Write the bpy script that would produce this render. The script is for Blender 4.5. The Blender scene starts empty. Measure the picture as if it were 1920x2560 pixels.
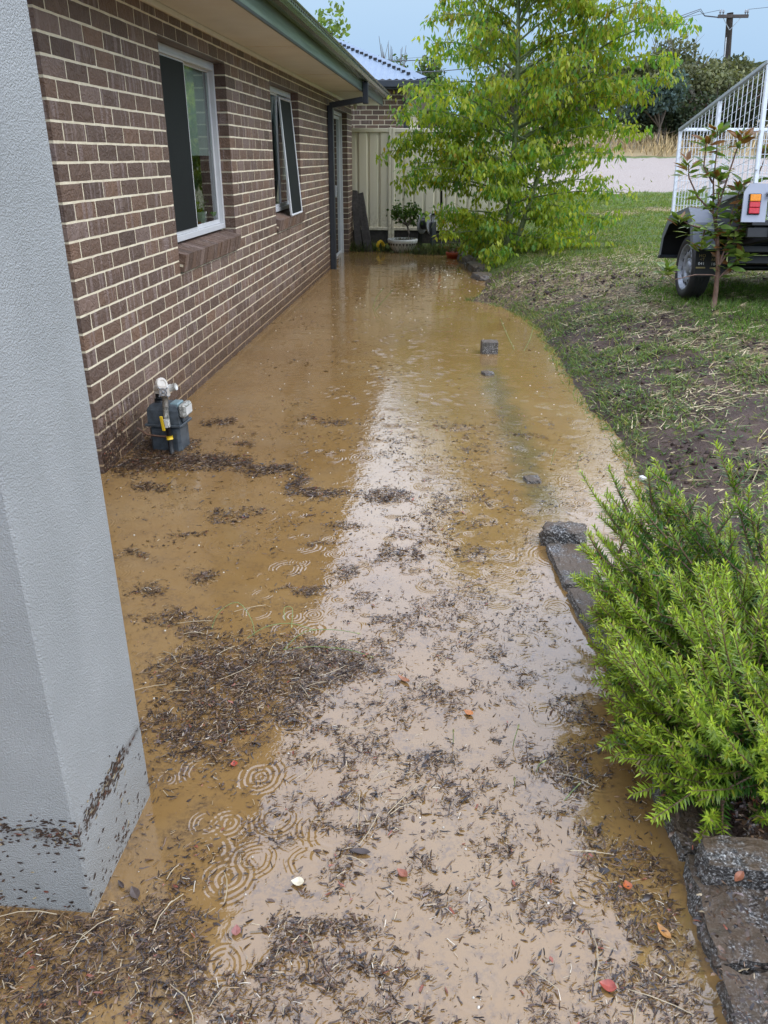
import bpy, math, random
import numpy as np
from mathutils import Matrix, Vector

rng = np.random.default_rng(7)
random.seed(7)
SC = bpy.context.scene
COL = SC.collection
R = math.radians

# ------------------------------------------------------------------ camera, sky, sun, exposure
CAM = np.array([0.0, 0.0, 1.537])
PIT, YAW, ROLL = 0.42444197, 0.0795998, 0.0039272
Fv = np.array([-math.sin(YAW) * math.cos(PIT), math.cos(YAW) * math.cos(PIT), -math.sin(PIT)])
Rv = np.array([math.cos(YAW), math.sin(YAW), 0.0])
Uv = np.cross(Rv, Fv)
R2 = math.cos(ROLL) * Rv + math.sin(ROLL) * Uv
U2 = -math.sin(ROLL) * Rv + math.cos(ROLL) * Uv
cd = bpy.data.cameras.new('camera')
cam = bpy.data.objects.new('camera', cd)
COL.objects.link(cam)
cd.sensor_fit = 'VERTICAL'; cd.sensor_height = 24.0
cd.lens = 1964.01 / 2560 * 24.0
cd.clip_start = 0.05; cd.clip_end = 600
m3 = Matrix(((R2[0], U2[0], -Fv[0]), (R2[1], U2[1], -Fv[1]), (R2[2], U2[2], -Fv[2])))
cam.matrix_world = Matrix.Translation(CAM) @ m3.to_4x4()
SC.camera = cam

SUN_EL, SUN_AZ = 48.0, 112.0          # azimuth clockwise from +Y
world = bpy.data.worlds.new('World'); SC.world = world
world.use_nodes = True
wn = world.node_tree; wn.nodes.clear()
def wnode(t): return wn.nodes.new(t)
sky = wnode('ShaderNodeTexSky'); sky.sky_type = 'NISHITA'; sky.sun_disc = False
sky.sun_elevation = R(SUN_EL); sky.sun_rotation = R(SUN_AZ)
bg1 = wnode('ShaderNodeBackground'); bg1.inputs[1].default_value = 0.12
wn.links.new(sky.outputs[0], bg1.inputs[0])
tc = wnode('ShaderNodeTexCoord'); sep = wnode('ShaderNodeSeparateXYZ')
wn.links.new(tc.outputs['Generated'], sep.inputs[0])
cn = wnode('ShaderNodeTexNoise'); cn.inputs['Scale'].default_value = 2.2; cn.inputs['Detail'].default_value = 5
mp = wnode('ShaderNodeMapping'); mp.inputs['Scale'].default_value = (1, 1, 3.0)
wn.links.new(tc.outputs['Generated'], mp.inputs[0]); wn.links.new(mp.outputs[0], cn.inputs[0])
ad = wnode('ShaderNodeMath'); ad.operation = 'MULTIPLY_ADD'
wn.links.new(cn.outputs[0], ad.inputs[0]); ad.inputs[1].default_value = 0.06
wn.links.new(sep.outputs[2], ad.inputs[2])
rp = wnode('ShaderNodeValToRGB'); cr = rp.color_ramp
stops = [(0.0, (0.46, 0.68, 1.00)), (0.08, (0.47, 0.74, 1.12)), (0.19, (0.68, 0.94, 1.24)), (0.30, (0.95, 1.05, 1.15)), (0.5, (0.86, 0.96, 1.20)), (1.0, (0.82, 0.92, 1.16))]
while len(cr.elements) < len(stops): cr.elements.new(0.5)
for e, (p, c) in zip(cr.elements, stops): e.position = p; e.color = (*c, 1)
wn.links.new(ad.outputs[0], rp.inputs[0])
mulr = wnode('ShaderNodeMapRange'); mulr.inputs['From Min'].default_value = 0.2; mulr.inputs['From Max'].default_value = 0.42
mulr.inputs['To Min'].default_value = 1.0; mulr.inputs['To Max'].default_value = 3.3; mulr.clamp = True
wn.links.new(ad.outputs[0], mulr.inputs[0])
bg2 = wnode('ShaderNodeBackground'); wn.links.new(rp.outputs[0], bg2.inputs[0]); wn.links.new(mulr.outputs[0], bg2.inputs[1])
mx = wnode('ShaderNodeMixShader'); mx.inputs[0].default_value = 0.85
wn.links.new(bg1.outputs[0], mx.inputs[1]); wn.links.new(bg2.outputs[0], mx.inputs[2])
wo = wnode('ShaderNodeOutputWorld'); wn.links.new(mx.outputs[0], wo.inputs[0])

sd = bpy.data.lights.new('sun', 'SUN'); sd.energy = 1.5; sd.angle = R(25); sd.color = (1.0, 0.94, 0.84)
sun = bpy.data.objects.new('sun', sd); COL.objects.link(sun)
az, el = R(SUN_AZ), R(SUN_EL)
sdir = Vector((math.sin(az) * math.cos(el), math.cos(az) * math.cos(el), math.sin(el)))
sun.rotation_euler = sdir.to_track_quat('Z', 'Y').to_euler()
SC.view_settings.view_transform = 'Standard'
SC.view_settings.look = 'None'
SC.view_settings.gamma = 1.0
SC.view_settings.use_curve_mapping = False
SC.view_settings.exposure = -0.28
try:
    SC.cycles.max_bounces = 8; SC.cycles.transparent_max_bounces = 12
    SC.cycles.caustics_reflective = False; SC.cycles.caustics_refractive = False
    SC.cycles.sample_clamp_indirect = 6.0
except Exception:
    pass

# ------------------------------------------------------------------ node helpers
def newmat(name):
    m = bpy.data.materials.new(name); m.use_nodes = True
    nt = m.node_tree; nt.nodes.clear()
    out = nt.nodes.new('ShaderNodeOutputMaterial')
    b = nt.nodes.new('ShaderNodeBsdfPrincipled')
    nt.links.new(b.outputs[0], out.inputs[0])
    return m, nt, b
def setin(nt, sock, v):
    if hasattr(v, 'is_output') or isinstance(v, bpy.types.NodeSocket): nt.links.new(v, sock)
    elif isinstance(v, (tuple, list)) and len(v) == 3 and sock.type == 'RGBA': sock.default_value = (*v, 1)
    else: sock.default_value = v
def nd(nt, t, ins=None, **attrs):
    n = nt.nodes.new(t)
    for k, v in attrs.items(): setattr(n, k, v)
    for k, v in (ins or {}).items(): setin(nt, n.inputs[k], v)
    return n
def mth(nt, op, a, b=0.0, c=0.0, clamp=False):
    n = nt.nodes.new('ShaderNodeMath'); n.operation = op; n.use_clamp = clamp
    for i, v in enumerate((a, b, c)): setin(nt, n.inputs[i], v)
    return n.outputs[0]
def mixc(nt, f, a, b, mode='MIX'):
    n = nt.nodes.new('ShaderNodeMix'); n.data_type = 'RGBA'; n.blend_type = mode
    setin(nt, n.inputs[0], f); setin(nt, n.inputs[6], a); setin(nt, n.inputs[7], b)
    return n.outputs[2]
def ramp(nt, f, stops):
    n = nt.nodes.new('ShaderNodeValToRGB'); c = n.color_ramp
    while len(c.elements) < len(stops): c.elements.new(0.5)
    for e, (p, col) in zip(c.elements, stops):
        e.position = p; e.color = (*col, 1) if isinstance(col, (tuple, list)) else (col, col, col, 1)
    setin(nt, n.inputs[0], f)
    return n.outputs[0]
def noise(nt, scale, detail=4, vec=None, rough=0.55, dim='3D'):
    n = nd(nt, 'ShaderNodeTexNoise', {'Scale': scale, 'Detail': detail, 'Roughness': rough}, noise_dimensions=dim)
    if vec is not None: nt.links.new(vec, n.inputs['Vector'])
    return n.outputs[0]
def pos(nt, scale=None):
    g = nt.nodes.new('ShaderNodeNewGeometry').outputs['Position']
    if scale is None: return g
    n = nd(nt, 'ShaderNodeVectorMath', operation='MULTIPLY'); nt.links.new(g, n.inputs[0]); n.inputs[1].default_value = scale
    return n.outputs[0]
def bump(nt, b, h, strength=0.5, dist=0.01):
    n = nd(nt, 'ShaderNodeBump', {'Strength': strength, 'Distance': dist, 'Height': h})
    nt.links.new(n.outputs[0], b.inputs['Normal']); return n
def simple(name, col, rough=0.5, metal=0.0, spec=0.5, var=0.15, vscale=8.0, bscale=None, bstr=0.2, bdist=0.003):
    m, nt, b = newmat(name)
    nz = noise(nt, vscale, 5, pos(nt))
    lo = tuple(c * (1 - var) for c in col); hi = tuple(min(1, c * (1 + var)) for c in col)
    nt.links.new(ramp(nt, nz, [(0.3, lo), (0.7, hi)]), b.inputs['Base Color'])
    b.inputs['Roughness'].default_value = rough; b.inputs['Metallic'].default_value = metal
    b.inputs['Specular IOR Level'].default_value = spec
    if bscale: bump(nt, b, noise(nt, bscale, 4, pos(nt)), bstr, bdist)
    return m
MAT = {}

# ------------------------------------------------------------------ object helpers
def tag(o, label=None, cat=None, group=None, kind=None):
    if label: o['label'] = label
    if cat: o['category'] = cat
    if group: o['group'] = group
    if kind: o['kind'] = kind
    return o
def thing(name, loc, label, cat, group=None):
    o = bpy.data.objects.new(name, None); COL.objects.link(o); o.location = loc
    o.empty_display_size = 0.1
    return tag(o, label, cat, group)
def link(o, parent):
    COL.objects.link(o)
    if parent is not None:
        o.parent = parent
        o.matrix_parent_inverse = Matrix.Translation(-world_loc(parent))
def world_loc(o):
    if o.parent is None: return Vector(o.location)
    return world_loc(o.parent) + (o.matrix_parent_inverse.translation + Vector(o.location))
class MB:
    def __init__(s): s.v = []; s.f = []
    def add(s, vs, fs, M=None):
        k = len(s.v)
        if M is not None: vs = [M @ Vector(v) for v in vs]
        s.v += [tuple(v) for v in vs]; s.f += [tuple(i + k for i in f) for f in fs]; return s
    def box(s, lo, hi, M=None, bev=0.0):
        x0, y0, z0 = lo; x1, y1, z1 = hi
        if bev <= 0:
            vs = [(x0, y0, z0), (x1, y0, z0), (x1, y1, z0), (x0, y1, z0), (x0, y0, z1), (x1, y0, z1), (x1, y1, z1), (x0, y1, z1)]
            fs = [(0, 3, 2, 1), (4, 5, 6, 7), (0, 1, 5, 4), (1, 2, 6, 5), (2, 3, 7, 6), (3, 0, 4, 7)]
            return s.add(vs, fs, M)
        b = min(bev, (x1 - x0) * .45, (y1 - y0) * .45, (z1 - z0) * .45)
        X, Y, Z = (x0, x1), (y0, y1), (z0, z1); vs = []
        def vid(i, j, k, f): return ((i * 2 + j) * 2 + k) * 3 + f
        for i in (0, 1):
            for j in (0, 1):
                for k in (0, 1):
                    ix, iy, iz = X[i] + (b if i == 0 else -b), Y[j] + (b if j == 0 else -b), Z[k] + (b if k == 0 else -b)
                    vs += [(X[i], iy, iz), (ix, Y[j], iz), (ix, iy, Z[k])]
        fs = []
        for i in (0, 1): fs.append([vid(i, j, k, 0) for j, k in ((0, 0), (1, 0), (1, 1), (0, 1))][::1 if i else -1])
        for j in (0, 1): fs.append([vid(i, j, k, 1) for i, k in ((0, 0), (1, 0), (1, 1), (0, 1))][::-1 if j else 1])
        for k in (0, 1): fs.append([vid(i, j, k, 2) for i, j in ((0, 0), (1, 0), (1, 1), (0, 1))][::1 if k else -1])
        for i in (0, 1):
            for j in (0, 1): fs.append([vid(i, j, 0, 0), vid(i, j, 0, 1), vid(i, j, 1, 1), vid(i, j, 1, 0)])
        for i in (0, 1):
            for k in (0, 1): fs.append([vid(i, 0, k, 0), vid(i, 0, k, 2), vid(i, 1, k, 2), vid(i, 1, k, 0)])
        for j in (0, 1):
            for k in (0, 1): fs.append([vid(0, j, k, 1), vid(0, j, k, 2), vid(1, j, k, 2), vid(1, j, k, 1)])
        for i in (0, 1):
            for j in (0, 1):
                for k in (0, 1): fs.append([vid(i, j, k, 0), vid(i, j, k, 1), vid(i, j, k, 2)])
        return s.add(vs, fs, M)
    def tube(s, pts, rad, n=6, M=None, cap=True):
        pts = [Vector(p) for p in pts]; k = len(pts)
        if not hasattr(rad, '__len__'): rad = [rad] * k
        vs = []; fs = []
        up = Vector((0, 0, 1))
        for i, p in enumerate(pts):
            d = (pts[min(i + 1, k - 1)] - pts[max(i - 1, 0)]).normalized()
            a = d.cross(up)
            if a.length < 0.05: a = d.cross(Vector((1, 0, 0)))
            a.normalize(); b = d.cross(a); b.normalize()
            for j in range(n):
                t = 2 * math.pi * j / n
                vs.append(p + (a * math.cos(t) + b * math.sin(t)) * rad[i])
        for i in range(k - 1):
            for j in range(n):
                q = (j + 1) % n
                fs.append((i * n + j, i * n + q, (i + 1) * n + q, (i + 1) * n + j))
        if cap:
            fs.append(tuple(range(n))); fs.append(tuple((k - 1) * n + j for j in reversed(range(n))))
        return s.add(vs, fs, M)
    def lathe(s, prof, n=24, M=None, a0=0.0, a1=2 * math.pi):
        full = abs(a1 - a0 - 2 * math.pi) < 1e-6
        cnt = n if full else n + 1
        vs = []; fs = []
        for j in range(cnt):
            t = a0 + (a1 - a0) * j / n
            for r, z in prof: vs.append((r * math.cos(t), r * math.sin(t), z))
        k = len(prof)
        for j in range(n):
            q = (j + 1) % cnt
            for i in range(k - 1):
                fs.append((j * k + i, q * k + i, q * k + i + 1, j * k + i + 1))
        return s.add(vs, fs, M)
    def quad(s, a, b, c, d, M=None): return s.add([a, b, c, d], [(0, 1, 2, 3)], M)
    def build(s, name, mat, parent=None, smooth=False, origin=None, M=None):
        me = bpy.data.meshes.new(name)
        v = s.v
        if M is not None: v = [tuple(M @ Vector(p)) for p in v]
        if origin is None and parent is None: origin = (0, 0, 0)
        if origin is None: origin = world_loc(parent)
        ox, oy, oz = origin
        me.from_pydata([(x - ox, y - oy, z - oz) for x, y, z in v], [], s.f)
        me.materials.append(MAT[mat] if isinstance(mat, str) else mat)
        if smooth: me.polygons.foreach_set('use_smooth', [True] * len(me.polygons))
        me.validate(); me.update()
        o = bpy.data.objects.new(name, me); o.location = origin
        link(o, parent)
        return o
def npmesh(name, V, F, mat, parent=None, col=None, smooth=False):
    V = np.asarray(V, np.float32); F = np.asarray(F, np.int32)
    me = bpy.data.meshes.new(name)
    nv, nf, k = len(V), len(F), F.shape[1]
    org = np.zeros(3)
    if parent is not None: org = np.array(world_loc(parent))
    me.vertices.add(nv); me.vertices.foreach_set('co', (V - org).astype(np.float32).ravel())
    me.loops.add(nf * k); me.loops.foreach_set('vertex_index', F.ravel())
    me.polygons.add(nf); me.polygons.foreach_set('loop_start', np.arange(nf, dtype=np.int32) * k)
    me.polygons.foreach_set('loop_total', np.full(nf, k, np.int32))
    if smooth: me.polygons.foreach_set('use_smooth', np.ones(nf, bool))
    if col is not None:
        a = me.color_attributes.new('Col', 'FLOAT_COLOR', 'POINT')
        c = np.ones((nv, 4), np.float32); c[:, :3] = col; a.data.foreach_set('color', c.ravel())
    me.materials.append(MAT[mat]); me.update(calc_edges=True)
    o = bpy.data.objects.new(name, me); o.location = org
    link(o, parent)
    return o
def norm(a): return a / np.maximum(np.linalg.norm(a, axis=-1, keepdims=True), 1e-9)
def frames(d, roll):
    """rotation matrices whose columns are (side, along d, up), rolled about d"""
    d = norm(d); up = np.tile([0, 0, 1.0], (len(d), 1))
    up[np.abs(d[:, 2]) > 0.97] = [1, 0, 0]
    a = norm(np.cross(d, up)); b = np.cross(a, d)
    c, s = np.cos(roll)[:, None], np.sin(roll)[:, None]
    return np.stack([a * c + b * s, d, b * c - a * s], 2)
def scatter(name, bv, bf, P, Rm, S, C, mat, parent=None, jitter=0.0):
    """copies of one small shape: P (n,3) places, Rm (n,3,3), S (n,) or (n,3) sizes, C (n,3) own colours"""
    n = len(P); bv = np.asarray(bv, float); bf = np.asarray(bf)
    if S.ndim == 1: S = S[:, None]
    loc = bv[None] * S[:, None, :]
    if jitter: loc = loc + rng.normal(0, jitter, loc.shape) * S[:, None, :]
    V = np.einsum('nij,nkj->nki', Rm, loc) + P[:, None, :]
    F = bf[None] + (np.arange(n) * len(bv))[:, None, None]
    return npmesh(name, V.reshape(-1, 3), F.reshape(-1, bf.shape[1]), mat, parent, np.repeat(C, len(bv), 0))
def vnoise(x, y, seed=0):
    x = np.asarray(x, float); y = np.asarray(y, float)
    xi, yi = np.floor(x).astype(int), np.floor(y).astype(int); fx, fy = x - xi, y - yi
    fx = fx * fx * (3 - 2 * fx); fy = fy * fy * (3 - 2 * fy)
    def h(a, b):
        n = (a * 374761393 + b * 668265263 + seed * 1442695041) & 0x7fffffff
        n = ((n ^ (n >> 13)) * 1274126177) & 0x7fffffff
        return ((n ^ (n >> 16)) & 0xffff) / 65535.0
    return (h(xi, yi) * (1 - fx) + h(xi + 1, yi) * fx) * (1 - fy) + (h(xi, yi + 1) * (1 - fx) + h(xi + 1, yi + 1) * fx) * fy
def fbm(x, y, seed=0, oct=4):
    t = 0; a = 0.5
    for i in range(oct): t = t + a * vnoise(np.asarray(x) * 2 ** i, np.asarray(y) * 2 ** i, seed + i); a *= 0.5
    return t
def project(P):
    q = np.asarray(P, float) - CAM; d = q @ Fv
    return 960 + 1964.01 * (q @ R2) / d, 1280 - 1964.01 * (q @ U2) / d, d
def pick(cols, w, n, var=0.15):
    c = np.array(cols)[rng.choice(len(cols), n, p=np.array(w) / sum(w))]
    return np.clip(c * (1 + rng.normal(0, var, (n, 1))), 0.002, 0.95)
LEAF_V = [(0, 0, 0), (-.30, .38, .05), (-.2, .72, 0), (0, 1, -.12), (.2, .72, 0), (.30, .38, .05), (0, .45, -.03)]
LEAF_F = [(0, 6, 1), (1, 6, 2), (2, 6, 3), (3, 6, 4), (4, 6, 5), (5, 6, 0)]
BLADE_V = [(-.5, 0, 0), (.5, 0, 0), (.38, .55, .06), (-.38, .55, .06), (0, 1, -.05)]
BLADE_F = [(0, 1, 2), (0, 2, 3), (3, 2, 4)]

# ------------------------------------------------------------------ materials
def m_brick(name, single):
    m, nt, b = newmat(name)
    if single: rnd = nt.nodes.new('ShaderNodeObjectInfo').outputs['Random']
    else: rnd = nt.nodes.new('ShaderNodeNewGeometry').outputs['Random Per Island']
    p = pos(nt)
    base = ramp(nt, rnd, [(0.0, (.105, .066, .047)), (.25, (.195, .119, .080)), (.5, (.145, .093, .067)), (.75, (.24, .140, .086)), (1, (.18, .123, .092))])
    base = mixc(nt, mth(nt, 'MULTIPLY', noise(nt, 35, 6, p), .5), base, (.07, .048, .042))
    # paler vertical smears on about a third of the bricks
    sv = nd(nt, 'ShaderNodeVectorMath', operation='MULTIPLY'); nt.links.new(p, sv.inputs[0]); sv.inputs[1].default_value = (30, 30, 1.2)
    off = nd(nt, 'ShaderNodeVectorMath', operation='ADD'); nt.links.new(sv.outputs[0], off.inputs[0])
    cmb = nd(nt, 'ShaderNodeCombineXYZ', {0: mth(nt, 'MULTIPLY', rnd, 731), 1: mth(nt, 'MULTIPLY', rnd, 391), 2: 0.0}); nt.links.new(cmb.outputs[0], off.inputs[1])
    st = ramp(nt, noise(nt, 1.0, 2, off.outputs[0]), [(.53, 0.0), (.60, 1.0)])
    gate = mth(nt, 'GREATER_THAN', mth(nt, 'FRACT', mth(nt, 'MULTIPLY', rnd, 57.3)), .58)
    base = mixc(nt, mth(nt, 'MULTIPLY', mth(nt, 'MULTIPLY', st, gate), .62), base, (.27, .205, .185))
    odd = mth(nt, 'GREATER_THAN', mth(nt, 'FRACT', mth(nt, 'MULTIPLY', rnd, 913.7)), .93)
    base = mixc(nt, mth(nt, 'MULTIPLY', odd, .55), base, (.25, .18, .15))
    sz = nd(nt, 'ShaderNodeSeparateXYZ'); nt.links.new(p, sz.inputs[0])
    wet = ramp(nt, mth(nt, 'ADD', sz.outputs[2], mth(nt, 'MULTIPLY', mth(nt, 'SUBTRACT', noise(nt, 5, 4, p), .5), .5)), [(.06, 1.0), (.34, 0.0)])   # soaked by the flood
    base = mixc(nt, mth(nt, 'MULTIPLY', wet, .75), base, (.070, .038, .024))
    nt.links.new(base, b.inputs['Base Color'])
    nt.links.new(mth(nt, 'MULTIPLY_ADD', wet, -.25, .62), b.inputs['Roughness'])
    vor = nd(nt, 'ShaderNodeTexNoise', {'Scale': 16.0, 'Detail': 3.0, 'Distortion': 1.6}); nt.links.new(p, vor.inputs['Vector'])
    wr = ramp(nt, vor.outputs[0], [(.40, 1.0), (.465, .2), (.5, 0.0), (.53, .4), (.62, 1.0)])
    h = mth(nt, 'ADD', mth(nt, 'MULTIPLY', wr, .8), mth(nt, 'MULTIPLY', noise(nt, 90, 5, p), .7))
    bump(nt, b, h, .75, .007)
    return m
MAT['brick1'] = m_brick('brick_face', True)
MAT['brickn'] = m_brick('brick_face_joined', False)
def m_mortar():
    m, nt, b = newmat('mortar'); p = pos(nt)
    c = ramp(nt, noise(nt, 14, 6, p), [(.3, (.68, .60, .43)), (.7, (.85, .77, .58))])
    sx = nd(nt, 'ShaderNodeSeparateXYZ'); nt.links.new(p, sx.inputs[0])
    hgt = nd(nt, 'ShaderNodeMapRange', {'Value': sx.outputs[2], 'From Min': .05, 'From Max': .5}); hgt.clamp = True
    c = mixc(nt, mth(nt, 'SUBTRACT', 1, hgt.outputs[0]), c, (.34, .24, .14))   # stained by splashed mud low down
    nt.links.new(c, b.inputs['Base Color']); b.inputs['Roughness'].default_value = .85
    bump(nt, b, noise(nt, 220, 4, p), .5, .003); return m
MAT['mortar'] = m_mortar()
def m_render():
    m, nt, b = newmat('grey_render'); p = pos(nt)
    c = ramp(nt, noise(nt, 5, 4, p), [(.3, (.355, .37, .365)), (.7, (.41, .425, .42))])
    sx = nd(nt, 'ShaderNodeSeparateXYZ'); nt.links.new(p, sx.inputs[0])
    damp = ramp(nt, mth(nt, 'ADD', sx.outputs[2], mth(nt, 'MULTIPLY', mth(nt, 'SUBTRACT', noise(nt, 9, 5, p), .5), .22)), [(.05, 1.0), (.27, 0.0)])
    c = mixc(nt, mth(nt, 'MULTIPLY', damp, .38), c, (.20, .19, .16))
    q = mth(nt, 'DIVIDE', mth(nt, 'SUBTRACT', mth(nt, 'ADD', sx.outputs[2], mth(nt, 'MULTIPLY', noise(nt, 30, 4, p), .03)), .243), .013)
    tide = mth(nt, 'MULTIPLY', mth(nt, 'POWER', 2.718, mth(nt, 'MULTIPLY', mth(nt, 'MULTIPLY', q, q), -1.0)), ramp(nt, noise(nt, 16, 5, p, .7), [(.42, .15), (.62, .9)]))
    c = mixc(nt, mth(nt, 'MULTIPLY', tide, .75), c, (.075, .052, .036))
    c = mixc(nt, ramp(nt, noise(nt, 1.0, 4, pos(nt, (7, 7, .8))), [(.55, 0.0), (.75, .22)]), c, (.26, .27, .26))
    nt.links.new(c, b.inputs['Base Color']); b.inputs['Roughness'].default_value = .42
    n1 = noise(nt, 300, 3, p, .55); n2 = noise(nt, 110, 2, p)
    h = mth(nt, 'ADD', ramp(nt, n1, [(.35, 0.0), (.65, 1.0)]), mth(nt, 'MULTIPLY', n2, .4))
    bump(nt, b, h, .65, .0035); return m
MAT['render'] = m_render()
MAT['lintel'] = simple('brown_steel_lintel', (.16, .13, .11), .6)
MAT['soffit'] = simple('soffit_board', (.78, .80, .80), .7, var=.05, vscale=3)
MAT['trim'] = simple('cream_trim', (.74, .73, .66), .6, var=.05)
def m_green(name, c1, c2, rough):
    m, nt, b = newmat(name)
    p = pos(nt, (14, .8, 30))
    n = noise(nt, 1.0, 6, p, .65)
    nt.links.new(ramp(nt, n, [(.3, c1), (.7, c2)]), b.inputs['Base Color'])
    b.inputs['Roughness'].default_value = rough
    bump(nt, b, noise(nt, 26, 5, pos(nt)), .25, .003); return m
MAT['fascia'] = m_green('weathered_green_metal', (.045, .075, .055), (.15, .21, .165), .33)
MAT['gutter'] = m_green('green_gutter_metal', (.055, .08, .055), (.15, .18, .13), .25)
MAT['charcoal'] = simple('charcoal_metal', (.028, .033, .04), .38, var=.2)
MAT['black'] = simple('black_paint', (.012, .012, .013), .4, var=.25, vscale=20)
MAT['rubber'] = simple('tyre_rubber', (.018, .018, .018), .65, var=.25, vscale=30)
MAT['alum'] = simple('white_aluminium', (.62, .63, .64), .35, var=.04)
MAT['alumgrey'] = simple('grey_aluminium', (.30, .32, .34), .35, var=.06)
MAT['screen'] = simple('fly_screen', (.010, .012, .013), .6, spec=.2, var=.15, vscale=3)
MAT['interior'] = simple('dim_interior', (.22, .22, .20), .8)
MAT['blind'] = simple('pale_roller_blind', (.74, .80, .74), .8, var=.04)
MAT['cream'] = None
def m_cream():
    m, nt, b = newmat('cream_fence_steel'); p = pos(nt)
    c = ramp(nt, noise(nt, 1.0, 4, pos(nt, (6, 6, .7))), [(.3, (.64, .60, .46)), (.7, (.73, .69, .54))])
    sx = nd(nt, 'ShaderNodeSeparateXYZ'); nt.links.new(p, sx.inputs[0])
    lo = nd(nt, 'ShaderNodeMapRange', {'Value': sx.outputs[2], 'From Min': .30, 'From Max': .75}); lo.clamp = True
    spl = mth(nt, 'MULTIPLY', mth(nt, 'SUBTRACT', 1, lo.outputs[0]), ramp(nt, noise(nt, 30, 5, p), [(.45, 0.0), (.7, .7)]))
    c = mixc(nt, spl, c, (.30, .24, .15))
    nt.links.new(c, b.inputs['Base Color']); b.inputs['Roughness'].default_value = .4; return m
MAT['cream'] = m_cream()
def m_glass():
    m = bpy.data.materials.new('window_glass'); m.use_nodes = True; nt = m.node_tree; nt.nodes.clear()
    out = nt.nodes.new('ShaderNodeOutputMaterial'); mxs = nt.nodes.new('ShaderNodeMixShader')
    fr = nd(nt, 'ShaderNodeFresnel', {'IOR': 1.55})
    k = mth(nt, 'ADD', mth(nt, 'MULTIPLY', fr.outputs[0], 1.5), .05, clamp=True)
    tr = nd(nt, 'ShaderNodeBsdfTransparent', {'Color': (.82, .90, .85)})
    gl = nd(nt, 'ShaderNodeBsdfGlossy', {'Color': (.9, .93, .92), 'Roughness': .02})
    nt.links.new(k, mxs.inputs[0]); nt.links.new(tr.outputs[0], mxs.inputs[1]); nt.links.new(gl.outputs[0], mxs.inputs[2])
    nt.links.new(mxs.outputs[0], out.inputs[0]); return m
MAT['glass'] = m_glass()
def m_leaf(name, trans=.45, rough=.4, spec=.4):
    m = bpy.data.materials.new(name); m.use_nodes = True; nt = m.node_tree; nt.nodes.clear()
    out = nt.nodes.new('ShaderNodeOutputMaterial')
    a = nd(nt, 'ShaderNodeAttribute', attribute_name='Col')
    b = nt.nodes.new('ShaderNodeBsdfPrincipled'); nt.links.new(a.outputs['Color'], b.inputs['Base Color'])
    b.inputs['Roughness'].default_value = rough; b.inputs['Specular IOR Level'].default_value = spec
    t = nt.nodes.new('ShaderNodeBsdfTranslucent')
    nt.links.new(mixc(nt, 1.0, a.outputs['Color'], (1.15, 1.2, .55), 'MULTIPLY'), t.inputs[0])
    mxs = nt.nodes.new('ShaderNodeMixShader'); mxs.inputs[0].default_value = trans
    nt.links.new(b.outputs[0], mxs.inputs[1]); nt.links.new(t.outputs[0], mxs.inputs[2])
    nt.links.new(mxs.outputs[0], out.inputs[0]); return m
MAT['leaf'] = m_leaf('leaves', .58, .42)
MAT['needle'] = m_leaf('glossy_needles', .34, .32, .5)
MAT['farleaf'] = m_leaf('far_leaves', .25, .6, .2)
def m_col(name, rough, spec=.4, bscale=60):
    m, nt, b = newmat(name)
    a = nd(nt, 'ShaderNodeAttribute', attribute_name='Col')
    n = noise(nt, bscale, 4, pos(nt))
    nt.links.new(mixc(nt, .6, a.outputs['Color'], mixc(nt, 1.0, a.outputs['Color'], ramp(nt, n, [(.3, .5), (.7, 1.4)]), 'MULTIPLY')), b.inputs['Base Color'])
    b.inputs['Roughness'].default_value = rough; b.inputs['Specular IOR Level'].default_value = spec
    return m
MAT['debris'] = m_col('wet_bark_and_straw', .32, .5, 160)
MAT['straw'] = m_col('cut_straw', .6, .3)
MAT['bark'] = simple('tree_bark', (.13, .11, .09), .8, var=.35, vscale=30, bscale=60, bstr=.6, bdist=.01)
MAT['twig'] = simple('reddish_twig', (.16, .09, .06), .6, var=.3, vscale=40)
MAT['greentwig'] = simple('green_twig', (.13, .16, .06), .55, var=.3, vscale=40)
MAT['timber'] = simple('old_dark_timber', (.042, .037, .034), .75, var=.45, vscale=25, bscale=55, bstr=.7, bdist=.01)
def m_granite():
    m, nt, b = newmat('speckled_granite'); p = pos(nt)
    n = noise(nt, 150, 5, p, .72)
    c = ramp(nt, n, [(.40, (.016, .016, .017)), (.50, (.06, .06, .06)), (.57, (.26, .26, .25)), (.65, (.66, .66, .64))])
    geo = nd(nt, 'ShaderNodeNewGeometry'); sx = nd(nt, 'ShaderNodeSeparateXYZ'); nt.links.new(geo.outputs['Normal'], sx.inputs[0])
    mud = mth(nt, 'MULTIPLY', ramp(nt, noise(nt, 11, 6, p, .7), [(.36, 0.0), (.52, .93)]), mth(nt, 'MAXIMUM', sx.outputs[2], .25))
    c = mixc(nt, mud, c, (.098, .066, .040))
    moss = ramp(nt, noise(nt, 22, 4, p), [(.55, 0.0), (.72, .45)])
    c = mixc(nt, moss, c, (.05, .05, .035))
    nt.links.new(c, b.inputs['Base Color']); b.inputs['Roughness'].default_value = .5; b.inputs['Specular IOR Level'].default_value = .35
    bump(nt, b, mth(nt, 'ADD', noise(nt, 38, 6, p, .65), mth(nt, 'MULTIPLY', n, .4)), .7, .008); return m
MAT['granite'] = m_granite()
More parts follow.
